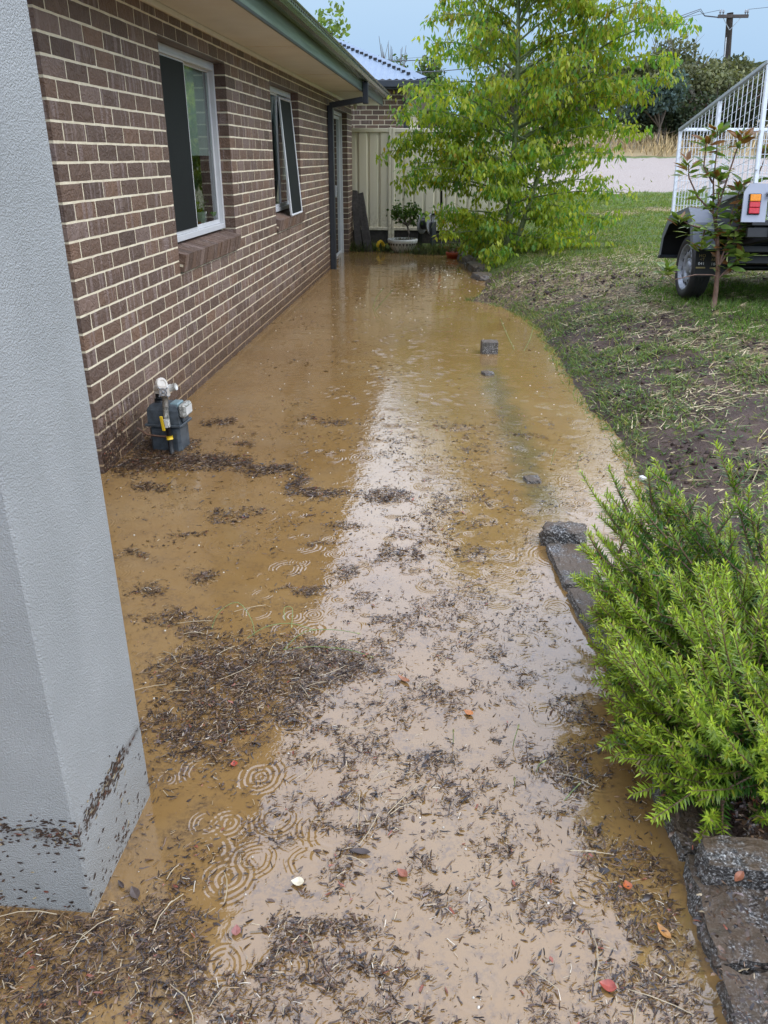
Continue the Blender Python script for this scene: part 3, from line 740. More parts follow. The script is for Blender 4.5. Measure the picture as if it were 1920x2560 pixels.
# fly screen hanging loose out of the second window
TL, TR, BR, BL = (-1.862, 9.20, 2.10), (-1.862, 9.82, 2.10), (-1.735, 9.60, .955), (-1.735, 8.98, .955)
ls = thing('loose_fly_screen', (-1.735, 9.3, .955), 'dark fly screen in white frame hanging loose out of window', 'fly screen')
mb = MB(); ea, eb, ec, ed = map(Vector, (TL, TR, BR, BL))
for p_, q_ in ((ea, eb), (eb, ec), (ec, ed), (ed, ea)): mb.tube([p_, q_], .013, 4)
mb.build('screen_frame', 'alum', ls)
nn = (eb - ea).cross(ed - ea).normalized() * .002
mb = MB().add([ea + nn, eb + nn, ec + nn, ed + nn, ea - nn, eb - nn, ec - nn, ed - nn], [(0, 1, 2, 3), (7, 6, 5, 4), (0, 4, 5, 1), (2, 6, 7, 3)]); mb.build('mesh_sheet', 'screen', ls)

# ================================================================== RENDERED PILLAR (left foreground)
pil = thing('rendered_pillar', (-.92, 1.35, 0), 'pale grey rendered pillar with bark stuck along its flood line', 'pillar')
PX0, PX1, PY0, PY1 = -1.13, -.738, 1.171, 1.535
MB().box((PX0, PY0, -.25), (PX1, PY1, 2.36), bev=.006).build('shaft', 'render', pil)
n = 2600
side = rng.random(n) < .6
band = rng.random(n) < .5
zz = np.where(band, rng.normal(.232, .010, n), np.where(rng.random(n) < .5, rng.uniform(.0, .23, n), np.abs(rng.normal(0, .03, n)) + .002))
t = rng.random(n)
lump = np.clip((fbm(np.where(side, 1 - t, 3 + t) * 9, t * 0 + 2, 17) - .36) * 4, .04, 1) + np.where(side, np.exp(-(t / .1) ** 2), np.exp(-((1 - t) / .25) ** 2)) * .6
zz = np.where(band, .232 + (zz - .232) * (.6 + 1.3 * lump), zz)
keep = np.where(band, rng.random(n) < .75 * lump, rng.random(n) < .10 + .25 * (fbm(t * 7, zz * 26, 3) > .52))
P = np.where(side[:, None], np.stack([np.full(n, PX1 + .001), PY0 + t * (PY1 - PY0), zz], 1), np.stack([PX0 + t * (PX1 - PX0), np.full(n, PY0 - .001), zz], 1))
up = rng.normal(0, .35, (n, 3)) + np.where(side[:, None], (0, .8, .55), (.8, 0, .2))
up[:, 0] = np.where(side, 0.03, up[:, 0]); up[:, 1] = np.where(side, up[:, 1], 0.03)
d_ = norm(up); nrm = np.where(side[:, None], (1.0, 0, 0), (0, -1.0, 0)); sd_ = norm(np.cross(d_, nrm)); Rm = np.stack([sd_, d_, nrm], 2)
Sz = np.stack([rng.uniform(.0018, .006, n), rng.uniform(.003, .015, n) * np.where(rng.random(n) < .08, 1.8, 1), np.full(n, .004)], 1)
CH_V = [(-.35, -.5, 0), (.3, -.42, .08), (.5, .05, .22), (.25, .5, .1), (-.3, .38, 0), (-.5, -.05, .12)]; CH_F = [(0, 1, 2), (0, 2, 5), (5, 2, 3), (5, 3, 4)]
o = scatter('stuck_debris', CH_V, CH_F, P[keep], Rm[keep], Sz[keep], pick([(.035, .022, .016), (.07, .04, .025), (.35, .28, .16), (.16, .05, .03)], [6, 3, .6, .5], n)[keep], 'debris', pil, .1)
tag(o, kind='stuff')

# ================================================================== GAS METER
gmeter = thing('gas_meter', (-1.56, 4.2, 0), 'blue grey gas meter with white regulator half drowned against the brick wall', 'gas meter')
g0 = Vector((-1.565, 4.2, 0))
Mg = Matrix.Translation(g0 + Vector((-.01, 0, 0))) @ Matrix.Rotation(R(-4), 4, 'Z') @ Matrix.Scale(.86, 4)
lower = MB().box((-.105, -.085, -.05), (.105, .085, .165), Mg, .018).build('lower_case', 'metergrey', gmeter)
MB().box((-.125, -.10, .166), (.125, .10, .184), Mg, .004).build('flange', 'metergrey', gmeter)
mb = MB()   # upper case narrows to a shoulder
lv = [(.185, .108, .082), (.275, .106, .080), (.305, .090, .066), (.312, .07, .05)]
vs = []
for z, a_, c_ in lv: vs += [(-a_, -c_, z), (a_, -c_, z), (a_, c_, z), (-a_, c_, z)]
fs = [(i * 4 + j, i * 4 + (j + 1) % 4, i * 4 + 4 + (j + 1) % 4, i * 4 + 4 + j) for i in range(3) for j in range(4)] + [(12, 13, 14, 15), (3, 2, 1, 0)]
mb.add(vs, fs, Mg).build('upper_case', 'metergrey', gmeter)
MB().box((.04, -.05, .285), (.10, .05, .318), Mg, .006).build('top_bracket', 'meterlight', gmeter)
cnt = MB().box((.105, -.072, .225), (.152, .06, .315), Mg, .012).build('counter_box', 'clearplastic', gmeter)
MB().box((.153, -.055, .245), (.156, .045, .295), Mg).build('counter_window', 'white', cnt)
MB().box((.107, -.04, .19), (.125, .05, .222), Mg, .004).build('index_plate', 'metergrey', gmeter)
tb = lambda pts, r, name, mat, par=gmeter, n=12: MB().tube([Mg @ Vector(p) for p in pts], r, n).build(name, mat, par, True)
tb([(-.05, 0, .31), (-.05, 0, .375)], .017, 'outlet_pipe', 'black'); tb([(-.05, 0, .312), (-.05, 0, .335)], .026, 'outlet_nut', 'black', n=8)
tb([(-.05, 0, .37), (-.05, 0, .41)], .021, 'elbow', 'whiteplastic'); tb([(-.053, 0, .402), (-.03, -.03, .412), (.0, -.05, .412)], .02, 'elbow_arm', 'whiteplastic')
Mr = Mg @ Matrix.Translation((.03, -.075, .405)) @ Matrix.Rotation(R(90), 4, 'X')
reg = MB().box((-.036, -.036, -.015), (.036, .036, .02), Mr, .01).build('regulator', 'whiteplastic', gmeter)
MB().lathe([(.027, .0195), (.027, .024), (.022, .024), (.022, .0195)], 20, Mr).build('regulator_ring', 'greyplastic', reg, True)
MB().lathe([(0, .027), (.008, .027), (.010, .0195)], 14, Mr).build('regulator_cap', 'greyplastic', reg, True)
mb = MB()
for q in range(4):
    Mq = Mr @ Matrix.Rotation(R(45 + 90 * q), 4, 'Z'); mb.box((.012, -.0025, .0195), (.034, .0025, .023), Mq); mb.tube([Mq @ Vector((.04, 0, .012)), Mq @ Vector((.04, 0, .025))], .004, 6)
mb.build('regulator_ribs', 'greyplastic', reg)
tb([(.045, -.06, .418), (.105, -.06, .436)], .021, 'vent_spout', 'white', reg)
Md = Mg @ Matrix.Translation((.0, -.04, .44)) @ Matrix.Rotation(R(70), 4, 'Y') @ Matrix.Rotation(R(20), 4, 'X')
MB().lathe([(0, .006), (.026, .006), (.028, .012), (.040, .012), (.044, .008), (.044, -.008), (.036, -.010), (0, -.010)], 22, Md).build('diaphragm_disc', 'whiteplastic', reg)
tb([(.03, -.075, .372), (.03, -.08, .345), (.03, -.086, .30)], .016, 'riser_top', 'bronze')
tb([(.03, -.088, .305), (.034, -.10, .24), (.04, -.108, .175)], .016, 'riser_valve', 'clearplastic')
tb([(.04, -.108, .178), (.05, -.118, .08), (.06, -.128, -.06)], .015, 'riser_pipe', 'black')
tb([(.0465, -.1145, .118), (.0495, -.1175, .094)], .0185, 'yellow_tape', 'yellow')
Mv = Mg @ Matrix.Translation((.018, -.135, .205)) @ Matrix.Rotation(R(-6), 4, 'Y')
MB().box((-.011, -.004, -.05), (.011, .004, .05), Mv, .004).build('valve_handle', 'yellow', gmeter)
MB().box((.014, -.003, -.03), (.030, .001, .03), Mv, .001).build('white_tag', 'white', gmeter)
tb([(-.20, -.05, .135), (-.10, -.12, .118), (.0, -.118, .112), (.045, -.125, .118)], .006, 'caught_stick', 'twig', n=5)

# ================================================================== CREAM FENCE, NEIGHBOUR HOUSE
FY = 15.2
fence = thing('cream_fence', (0, FY, .1), 'cream ribbed steel fence standing behind the leaning timbers and green tree', 'fence')
posts = [-3.45, -1.10, 1.25]
for a_, c_ in zip(posts[:-1], posts[1:]):
    w_ = (c_ - a_ - .05) / 12; vs = []; fs = []
    pr = []
    for i in range(12):
        x0 = a_ + .025 + i * w_; off = 0
        pr += [(x0, 0), (x0 + w_ * .12, -.022 if i % 2 == 0 else -.030), (x0 + w_ * .80, -.022 if i % 2 == 0 else -.030), (x0 + w_ * .92, 0)]
    pr.append((c_ - .025, 0))
    for x, yy in pr: vs += [(x, FY + yy, .32), (x, FY + yy, 1.96), (x, FY + yy + .004, .32), (x, FY + yy + .004, 1.96)]
    for i in range(len(pr) - 1): fs += [(i * 4, i * 4 + 4, i * 4 + 5, i * 4 + 1), (i * 4 + 3, i * 4 + 7, i * 4 + 6, i * 4 + 2)]
    MB().add(vs, fs).build('sheet_panel', 'cream', fence)
    MB().box((a_ + .03, FY - .045, 1.93), (c_ - .03, FY + .02, 1.995), bev=.006).build('top_rail', 'cream', fence)
    MB().box((a_ + .03, FY - .045, .315), (c_ - .03, FY + .02, .37), bev=.006).build('bottom_rail', 'cream', fence)
    MB().box((a_ + .03, FY - .02, -.2), (c_ - .03, FY + .02, .313)).build('plinth_board', 'timber', fence)
for x in posts:
    mb = MB().box((x - .055, FY - .05, -.1), (x - .006, FY + .03, 2.0), bev=.005); mb.box((x + .006, FY - .05, -.1), (x + .055, FY + .03, 2.0), bev=.005); mb.box((x - .01, FY - .03, -.1), (x + .01, FY + .02, 2.003))
    mb.build('post', 'cream', fence)
nb = thing('neighbour_house', (-3, 17, 0), 'neighbouring brown brick house with blue grey corrugated roof behind the fence', 'house')
NY, NXR = 17.0, -1.02
mb = MB().box((-8, NY + .0015, 0), (NXR - .0015, NY + .2, 2.74)); mb.box((NXR - .2, NY + .2, 0), (NXR - .0015, 24, 2.74)); mb.build('wall', 'mortar', nb)
for row in range(14):
    zc = 1.72 + row * CH
    for i in range(9):
        y1_ = NXR - i * .24 - (.12 if row % 2 else 0); L = .23
        if i == 0 and row % 2:
            bq = MB().box((-.055, 0, -.038), (.055, .1, .038), bev=.003)
        V, Fq = brick_shape(.23, 1, row * 10 + i)
        o = bpy.data.objects.new('brick', brick_mesh(.23, i % 5)); COL.objects.link(o); o.parent = nb
        o.rotation_euler = (0, 0, R(-90)); o.location = (y1_ - .115 - (-3), 0, zc)
    if row % 2:
        o = bpy.data.objects.new('brick', brick_mesh(.11, row % 5)); COL.objects.link(o); o.parent = nb
        o.rotation_euler = (0, 0, R(-90)); o.location = (NXR - .055 + 3, 0, zc)
for row in range(14):     # return face of the corner
    zc = 1.72 + row * CH
    for i in range(4):
        o = bpy.data.objects.new('brick', brick_mesh(.23, i % 5)); COL.objects.link(o); o.parent = nb
        o.location = (NXR + 3, .12 + i * .24 + (.12 if row % 2 == 0 else 0), zc)
MB().box((-8, NY - .45, 2.70), (NXR + .45, 24, 2.715)).build('soffit', 'charcoal', nb)
MB().box((-8, NY - .50, 2.72), (NXR + .50, NY - .40, 2.84), bev=.01).build('gutter', 'charcoal', nb)
MB().box((NXR + .40, NY - .40, 2.72), (NXR + .50, 24, 2.84), bev=.01).build('side_gutter', 'charcoal', nb)
MB().tube([(NXR + .42, NY - .43, 2.75), (NXR + .42, NY - .40, 2.62), (NXR + .05, NY - .05, 2.5), (NXR + .05, NY - .05, .3)], .045, 8).build('downpipe', 'charcoal', nb)
# corrugated hip roof: front slope and side slope meeting under a hip cap
ex, ey, ez = NXR + .46, NY - .46, 2.85; pt = math.tan(R(24))
nw = 190; vs = []; fs = []
xsr = np.linspace(ex, ex - 6.2, nw)
for i, x in enumerate(xsr):
    run = ex - x; zt = .012 * math.sin(i * math.pi / 2)
    vs += [(x, ey, ez + zt), (x, ey + run, ez + run * pt + zt)]
for i in range(nw - 1): fs.append((2 * i, 2 * i + 1, 2 * i + 3, 2 * i + 2))
fr = MB().add(vs, fs)
fr.build('roof_front', 'roofblue', nb)
MB().add([(ex, ey, ez), (ex, ey + 12.4, ez), (ex - 6.2, ey + 6.2, ez + 6.2 * pt)], [(0, 1, 2)]).build('roof_side', 'roofblue', nb)
hip = MB(); a_ = Vector((ex, ey, ez)); c_ = Vector((ex - 6.2, ey + 6.2, ez + 6.2 * pt))
hip.add([a_ + Vector((-.16, .0, -.0)), a_ + Vector((0, 0, .04)), a_ + Vector((.0, .16, 0)), c_ + Vector((-.16, 0, 0)), c_ + Vector((0, 0, .04)), c_ + Vector((0, .16, 0))], [(0, 1, 4, 3), (1, 2, 5, 4)])
hip.build('hip_cap', 'roofblue', nb)
mb = MB()
for i in range(60):
    run = .35 + i * .098; x = ex - run; y = ey + run - .16
    mb.box((x - .035, y - .006, ez + (run - .16) * pt + .003), (x + .035, y + .006, ez + (run - .16) * pt + .05))
tag(mb.build('hip_cap_shadow', 'black', nb), kind='stuff')  # black blocks stand in for the scalloped shadow under the hip cap
nwn = MB(); frame_rect(nwn, NXR - .02, NXR + .01, NY + 1.1, NY + 2.3, 1.2, 2.4, .05)
o = nwn.build('window', 'charcoal', nb); MB().quad((NXR, NY + 1.13, 1.23), (NXR, NY + 2.27, 1.23), (NXR, NY + 2.27, 2.37), (NXR, NY + 1.13, 2.37)).build('pane', 'screen', o)

# ================================================================== THINGS AT THE FENCE
for i, (b0, t0, w_, lab) in enumerate((((-1.62, 14.62, -.05), (-1.755, 15.08, .98), .058, 'dark weathered timber sleeper leaning on fence, nearer the house corner'),
                                    ((-1.44, 14.58, -.05), (-1.665, 15.08, .95), .064, 'dark weathered timber sleeper leaning on fence, nearer the white bowl pot'))):
    b0, t0 = Vector(b0), Vector(t0); d = (t0 - b0); L = d.length; d.normalize()
    xx = d.cross(Vector((0, 1, .2))).normalized(); yy = d.cross(xx)
    M = Matrix(((xx.x, yy.x, d.x, b0.x), (xx.y, yy.y, d.y, b0.y), (xx.z, yy.z, d.z, b0.z), (0, 0, 0, 1)))
    mb = MB(); nz = 9; ring = []
    for k in range(nz + 1):
        z = L * k / nz
        for (sx, sy) in ((-1, -1), (-.3, -1.06), (.4, -1), (1, -.96), (1.03, 1), (-1, 1)):
            ring.append((sx * w_ + random.uniform(-.006, .006), sy * .04 + random.uniform(-.006, .006), z + (random.uniform(-.03, .02) if k == nz else 0)))
    fs = [(k * 6 + j, k * 6 + (j + 1) % 6, k * 6 + 6 + (j + 1) % 6, k * 6 + 6 + j) for k in range(nz) for j in range(6)] + [tuple(nz * 6 + j for j in range(6))]
    mb.add(ring, fs, M); tag(mb.build('timber_sleeper', 'timber', origin=tuple(b0)), lab, 'timber', 'timber sleepers leaning on the fence')
# white bowl with a small twisted tree
bp = Vector((-.855, 14.62, 0))
bowl = thing('bowl_pot', bp, 'white patterned bowl pot holding a small twisted bonsai tree', 'plant pot')
MB().lathe([(0, -.02), (.12, -.02), (.17, .02), (.225, .085), (.25, .15), (.262, .165), (.268, .21), (.262, .222), (.245, .222), (.238, .205), (.235, .18), (0, .175)], 40, Matrix.Translation(bp)).build('bowl', 'white', bowl, True)
mb = MB()
for i in range(26):
    Mq = Matrix.Translation(bp) @ Matrix.Rotation(2 * math.pi * i / 26, 4, 'Z')
    mb.add([(.252, -.022, .158), (.252, .022, .158), (.264, 0, .138), (.250, 0, .108)], [(0, 2, 3), (1, 3, 2), (0, 1, 2)], Mq)
mb.build('pattern_band', 'soil', bowl)
MB().lathe([(.236, .185), (.15, .20), (0, .205)], 24, Matrix.Translation(bp)).build('potting_soil', 'soil', bowl, True)
mb = MB(); tr0 = bp + Vector((.10, 0, .2))
mb.tube([tr0, tr0 + Vector((.01, 0, .12)), tr0 + Vector((-.02, 0, .24)), tr0 + Vector((-.06, .01, .3))], [.022, .018, .016, .013], 7)
tips = []
for k in range(7):
    a_ = k * 2.4; e_ = tr0 + Vector((-.05 + .17 * math.cos(a_), .12 * math.sin(a_), .42 + .05 * (k % 3)))
    m_ = tr0 + Vector((-.06 + .10 * math.cos(a_), .07 * math.sin(a_), .30)); mb.tube([tr0 + Vector((-.02, 0, .22 + .01 * k)), m_, e_], [.012, .010, .005], 5); tips.append(e_)
mb.build('trunk', 'bark', bowl, True)
n = 420; c_ = np.array([tips[k] for k in rng.integers(0, len(tips), n)]) + rng.normal(0, 1, (n, 3)) * (.06, .06, .07)
scatter('foliage', LEAF_V, LEAF_F, c_, frames(rng.normal(0, .6, (n, 3)) + (0, 0, -.7), rng.uniform(0, 6, n)), rng.uniform(.045, .08, n), pick([(.05, .10, .025), (.08, .14, .03), (.12, .18, .04)], [2, 2, 1], n), 'leaf', bowl)
n = 90; c_ = np.array(bp) + np.stack([rng.uniform(-.2, .2, n), rng.uniform(-.2, .2, n), np.full(n, .2)], 1)
scatter('pot_weeds', BLADE_V, BLADE_F, c_, frames(rng.normal(0, .5, (n, 3)) + (0, 0, .8), rng.uniform(0, 6, n)), np.stack([np.full(n, .006), rng.uniform(.03, .09, n), np.full(n, .03)], 1), pick([(.06, .09, .03), (.10, .09, .04)], [1, 1], n), 'leaf', bowl)
# hose reel
hr = Vector((-.44, 14.82, .46))
reel = thing('hose_reel', (hr.x, hr.y, 0), 'grey hose reel on a black frame beside the white bowl pot', 'hose reel')
Mh = Matrix.Translation(hr) @ Matrix.Rotation(R(-28), 4, 'Z') @ Matrix.Rotation(R(90), 4, 'Y')
for zz_ in (-.10, .09):
    M2 = Mh @ Matrix.Translation((0, 0, zz_))
    MB().lathe([(.075, -.008), (.15, -.008), (.165, -.014), (.176, -.004), (.176, .008), (.165, .014), (.15, .006), (.075, .006)], 30, M2).build('flange', 'greyplastic', reel, True)
    mb = MB()
    for k in range(5): mb.box((.02, -.022, -.005), (.085, .022, .005), M2 @ Matrix.Rotation(k * 2 * math.pi / 5, 4, 'Z'))
    mb.lathe([(0, -.015), (.03, -.015), (.03, .015), (0, .015)], 14, M2); mb.build('flange_spokes', 'greyplastic', reel)
MB().lathe([(.07, -.09), (.07, .085)], 20, Mh).build('drum', 'black', reel, True)
mb = MB()
for k in range(7): mb.lathe([(.085 + .016 * math.cos(t), -.075 + k * .025 + .013 * math.sin(t)) for t in np.linspace(0, 2 * math.pi, 7)], 20, Mh)
mb.build('wound_hose', 'charcoal', reel, True)
Mf = Matrix.Translation((hr.x, hr.y, 0)) @ Matrix.Rotation(R(-28), 4, 'Z')
MB().box((-.155, -.06, -.05), (-.115, .06, .50), Mf, .01).build('side_leg', 'black', reel)
MB().box((.115, -.08, -.05), (.155, .08, .50), Mf, .01).build('side_leg', 'charcoal', reel)
MB().box((-.16, -.02, .60), (.16, .02, .64), Mf, .01).build('handle_bar', 'black', reel)
MB().tube([Mf @ Vector((-.135, 0, .48)), Mf @ Vector((-.135, .02, .62))], .015, 8).build('handle_arm', 'greyplastic', reel)
MB().tube([Mf @ Vector((.135, 0, .48)), Mf @ Vector((.135, .02, .62))], .015, 8).build('handle_arm', 'greyplastic', reel)
MB().box((-.20, -.19, -.03), (.20, -.13, .06), Mf, .02).build('foot_bar', 'greyplastic', reel)
# black stake with an orange tag
st_ = thing('tap_stake', (-.18, 15.0, 0), 'thin black stake with orange tag standing behind hose reel', 'stake')
MB().tube([(-.18, 15.0, -.1), (-.185, 15.0, .5), (-.205, 15.0, 1.0)], .022, 8).build('stake_rod', 'black', st_, True)
MB().tube([(-.192, 14.985, .545), (-.196, 14.985, .60)], .031, 8).build('orange_band', 'orange', st_)
MB().tube([(-.187, 14.985, .49), (-.190, 14.985, .53)], .027, 8).build('lower_band', 'orange', st_)
# orange plastic pot
op = Vector((.055, 13.78, 0))
po = thing('orange_pot', op, 'orange plastic pot of dying stems sunk in water by stones', 'plant pot')
MB().lathe([(0, -.1), (.10, -.1), (.122, .045), (.133, .047), (.136, .095), (.126, .097), (.122, .06), (0, .05)], 28, Matrix.Translation(op)).build('pot', 'terracotta', po, True)
MB().lathe([(.121, .062), (0, .072)], 20, Matrix.Translation(op)).build('potting_soil', 'soil', po)
mb = MB()
for k in range(14):
    a_ = k * 2.4; r_ = .08 * random.random(); mb.tube([op + Vector((r_ * math.cos(a_), r_ * math.sin(a_), .06)), op + Vector((r_ * 2 * math.cos(a_), r_ * 2 * math.sin(a_), .14)), op + Vector((.02 + r_ * 3.4 * math.cos(a_), r_ * 3 * math.sin(a_), .12 + .14 * random.random()))], [.006, .005, .003], 5)
mb.build('dead_stems', 'straw_stem' if 'straw_stem' in MAT else 'twig', po)
n = 60; c_ = np.array(op) + rng.normal(0, 1, (n, 3)) * (.10, .08, .05) + (0, 0, .2)
scatter('foliage', LEAF_V, LEAF_F, c_, frames(rng.normal(0, .6, (n, 3)) + (0, 0, -.3), rng.uniform(0, 6, n)), rng.uniform(.04, .07, n), pick([(.06, .11, .03), (.16, .12, .06)], [1, 1], n), 'leaf', po)
# yellow hose coil
yb = Vector((-1.27, 14.66, .07))
mb = MB()
for k, (rr, dx) in enumerate(((.10, 0), (.115, .018), (.095, .035))):
    pts = [yb + Vector((dx + .05 * math.cos(t), rr * .35 * math.cos(t) + .02, rr * math.sin(t))) for t in np.linspace(-.6, 3.9, 16)]
    mb.tube(pts, .011, 6)
mb.tube([yb + Vector((.05, 0, .02)), yb + Vector((.16, .05, .06)), yb + Vector((.24, .15, .11)), yb + Vector((.34, .25, .10))], .006, 5)
tag(mb.build('hose_coil', 'yellow', origin=tuple(yb), smooth=True), 'small coil of yellow hose lying between timbers and bowl pot', 'hose')
def rock(name, c, s, rotz, seed, lab, cat='rock', group=None, mat='granite', cuts=9, jag=.16, blocky=.55):
    r = np.random.default_rng(seed)
    g = np.linspace(-1, 1, cuts); V = []; Fc = []
    for ax in range(3):
        for sg in (-1, 1):
            k0 = len(V)
            for i in g:
                for j in g:
                    p = np.zeros(3); p[ax] = sg; p[(ax + 1) % 3] = i; p[(ax + 2) % 3] = j; V.append(p)
            for i in range(cuts - 1):
                for j in range(cuts - 1):
                    q = (k0 + i * cuts + j, k0 + (i + 1) * cuts + j, k0 + (i + 1) * cuts + j + 1, k0 + i * cuts + j + 1)
                    Fc.append(q if sg > 0 else q[::-1])
    V = np.array(V); L = np.linalg.norm(V, axis=1, keepdims=True)
    V = V * (blocky + (1 - blocky) / L)
    ph = r.uniform(0, 9, 3)
    nse = fbm(V[:, 0] * 1.3 + V[:, 2] * .9 + ph[0] + 20, V[:, 1] * 1.3 - V[:, 2] * .7 + ph[1] + 20, seed) - .47
    fine = fbm(V[:, 0] * 5 + V[:, 2] * 4 + ph[1] + 40, V[:, 1] * 5 + V[:, 2] * 3 + ph[2] + 40, seed + 5) - .47
    V = V * (1 + jag * 2 * nse + jag * 1.1 * fine)[:, None] * np.array(s)
    cz, sz_ = math.cos(rotz), math.sin(rotz)
    V = np.stack([V[:, 0] * cz - V[:, 1] * sz_, V[:, 0] * sz_ + V[:, 1] * cz, V[:, 2]], 1)
    o = MB().add((V + np.array(c)).tolist(), Fc).build(name, mat, origin=tuple(c))
    me = o.data
    import bmesh
    bm = bmesh.new(); bm.from_mesh(me); bmesh.ops.remove_doubles(bm, verts=bm.verts, dist=1e-4); bmesh.ops.recalc_face_normals(bm, faces=bm.faces); bm.to_mesh(me); bm.free()
    return tag(o, lab, cat, group)
rock('edging_stone', (.30, 13.35, .02), (.16, .62, .10), .12, 3, 'long grey edging stone beside the orange pot', 'stone', 'stones edging the lawn')
rock('edging_stone', (.42, 12.3, .0), (.15, .42, .10), .15, 4, 'grey edging stone between the long stone and the pale stone', 'stone', 'stones edging the lawn')
rock('edging_stone', (.46, 11.35, .0), (.13, .22, .08), .3, 5, 'small pale edging stone nearest the camera at grass tip', 'stone', 'stones edging the lawn')
rock('concrete_block', (.362, 6.80, .02), (.072, .06, .085), .1, 6, 'small grey square block standing out of brown water', 'block', 'stones standing out of the flood', blocky=.85, jag=.06)
rock('stone', (.32, 6.06, -.012), (.045, .05, .035), .4, 8, 'pale stone tip just breaking the water near square block', 'stone', 'stones standing out of the flood')
rock('stone', (.468, 3.86, -.016), (.042, .05, .036), .2, 9, 'pale wet stone tip alone in the rippled shallows', 'stone', 'stones standing out of the flood')
rock('rough_stone', (.532, 3.13, .025), (.092, .060, .060), -.25, 10, 'rough dark granite lump at the far end of kerb', 'stone', jag=.30, cuts=13)
# kerb of granite blocks along the bed
kerb = thing('stone_kerb', (.55, 2.0, 0), 'low kerb of old granite blocks running beside the rosemary', 'kerb')
def kblock(c, s, rz, seed, **kw):
    o = rock('kerb_block', c, s, rz, seed, None, None, None, **kw)
    for k in ('label', 'category', 'group'):
        if k in o: del o[k]
    o.parent = kerb; o.matrix_parent_inverse = Matrix.Translation(-world_loc(kerb)); return o
edge_pts = [(.450, 3.07), (.487, 2.70), (.545, 2.30), (.577, 2.02), (.585, 1.70), (.596, 1.42), (.592, 1.13), (.580, .80), (.565, .45)]
for k in range(len(edge_pts) - 1):
    (x0, y0), (x1, y1) = edge_pts[k], edge_pts[k + 1]
    L = math.hypot(x1 - x0, y1 - y0); ang = math.atan2(-(x1 - x0), (y1 - y0)) if False else math.atan2(x0 - x1, y1 - y0)
    hw = .075 if k < 5 else .13
    kblock(((x0 + x1) / 2 + hw, (y0 + y1) / 2, -.02 + .006 * (k % 2)), (hw, L / 2 - .004, .055 + (.012 if k >= 3 else 0) + (.008 if k == 6 else 0)), math.atan2(x0 - x1, y1 - y0) + 0 + math.pi * 0, 20 + k, blocky=.84, jag=.17, cuts=18)
kblock((.735, 1.36, .055), (.115, .048, .055), -.06, 40, blocky=.85, jag=.14, cuts=14)
rock('white_pebble', (1.04, 3.9, float(H(1.08, 3.9)) + .0), (.014, .02, .009), .4, 50, 'tiny bright white pebble on mud behind rosemary tips', 'pebble', mat='white', cuts=5)

# ================================================================== CAGE TRAILER (nose down on its drawbar)
To = Vector((2.298, 6.7295, 1.3574)); Tf = Vector((-.02558, .98218, -.18621)); Tr = Vector((.99966, .02603, 0)); Tu = Vector((-.00485, .18615, .98251))
MT = Matrix(((Tr.x, Tf.x, Tu.x, To.x), (Tr.y, Tf.y, Tu.y, To.y), (Tr.z, Tf.z, Tu.z, To.z), (0, 0, 0, 1)))
gz = float(H(2.18, 7.78))
trl = thing('cage_trailer', (2.95, 7.78, gz), 'cage trailer with silver guards parked nose down on the grass', 'trailer')
TW, TL_, CHt = 1.52, 2.142, .866
def tb_(lo, hi, name, mat, par=trl, bev=.004, M=MT): return MB().box(lo, hi, M, bev).build(name, mat, par)
# tray
tb_((.02, .0, -.30), (TW - .02, TL_, -.27), 'tray_floor', 'black')
for x in (0, TW - .03):
    sd_ = tb_((x, .02, -.28), (x + .03, TL_, -.035), 'tray_side', 'black')
    tb_((x - .012, .0, -.036), (x + .042, TL_ + .01, .004), 'tray_rail', 'galv')
tb_((.0, TL_ - .03, -.28), (TW, TL_, .0), 'tray_front', 'black')
# rear corner brackets with lamps, tailgate
for x0, x1, sg in ((-.067, .115, 1), (TW - .115, TW + .067, -1)):
    mb = MB(); cx = [(x0 + (.036 if sg > 0 else 0), .004), (x1 - (0 if sg > 0 else .036), .004), (x1, -.056 if sg < 0 else -.02), (x1, -.275), (x0, -.275), (x0, -.056 if sg > 0 else -.02)]
    vs = [(x, -.004, z) for x, z in cx] + [(x, .012, z) for x, z in cx]; k = len(cx)
    mb.add(vs, [tuple(range(k)), tuple(range(2 * k - 1, k - 1, -1))] + [(i, k + i, k + (i + 1) % k, (i + 1) % k) for i in range(k)], MT)
    br = mb.build('corner_bracket', 'silver', trl)
    lx = -.026 if sg > 0 else TW - .06
    lamp = tb_((lx - .004, -.016, -.222), (lx + .088, -.005, -.070), 'tail_lamp', 'black', trl, .003)
    tb_((lx + .002, -.026, -.126), (lx + .082, -.016, -.076), 'amber_lens', 'amber', lamp, .004)
    tb_((lx + .002, -.026, -.170), (lx + .082, -.016, -.130), 'red_lens', 'red', lamp, .004)
    tb_((lx + .002, -.026, -.216), (lx + .082, -.016, -.173), 'red_lens', 'red', lamp, .004)
gate = tb_((.125, -.01, -.235), (TW - .125, .012, .0), 'tailgate', 'silver')
tb_((.13, -.018, -.09), (TW - .13, -.010, -.07), 'tailgate_rib', 'silver', gate)
mb = MB(); mb.box((.10, -.022, -.085), (.15, -.006, -.06), MT); mb.tube([MT @ Vector((.11, -.03, -.05)), MT @ Vector((.11, -.03, -.11))], .008, 6); mb.tube([MT @ Vector((.095, -.03, -.07)), MT @ Vector((.15, -.03, -.065))], .006, 6)
mb.build('tailgate_latch', 'rim', gate)
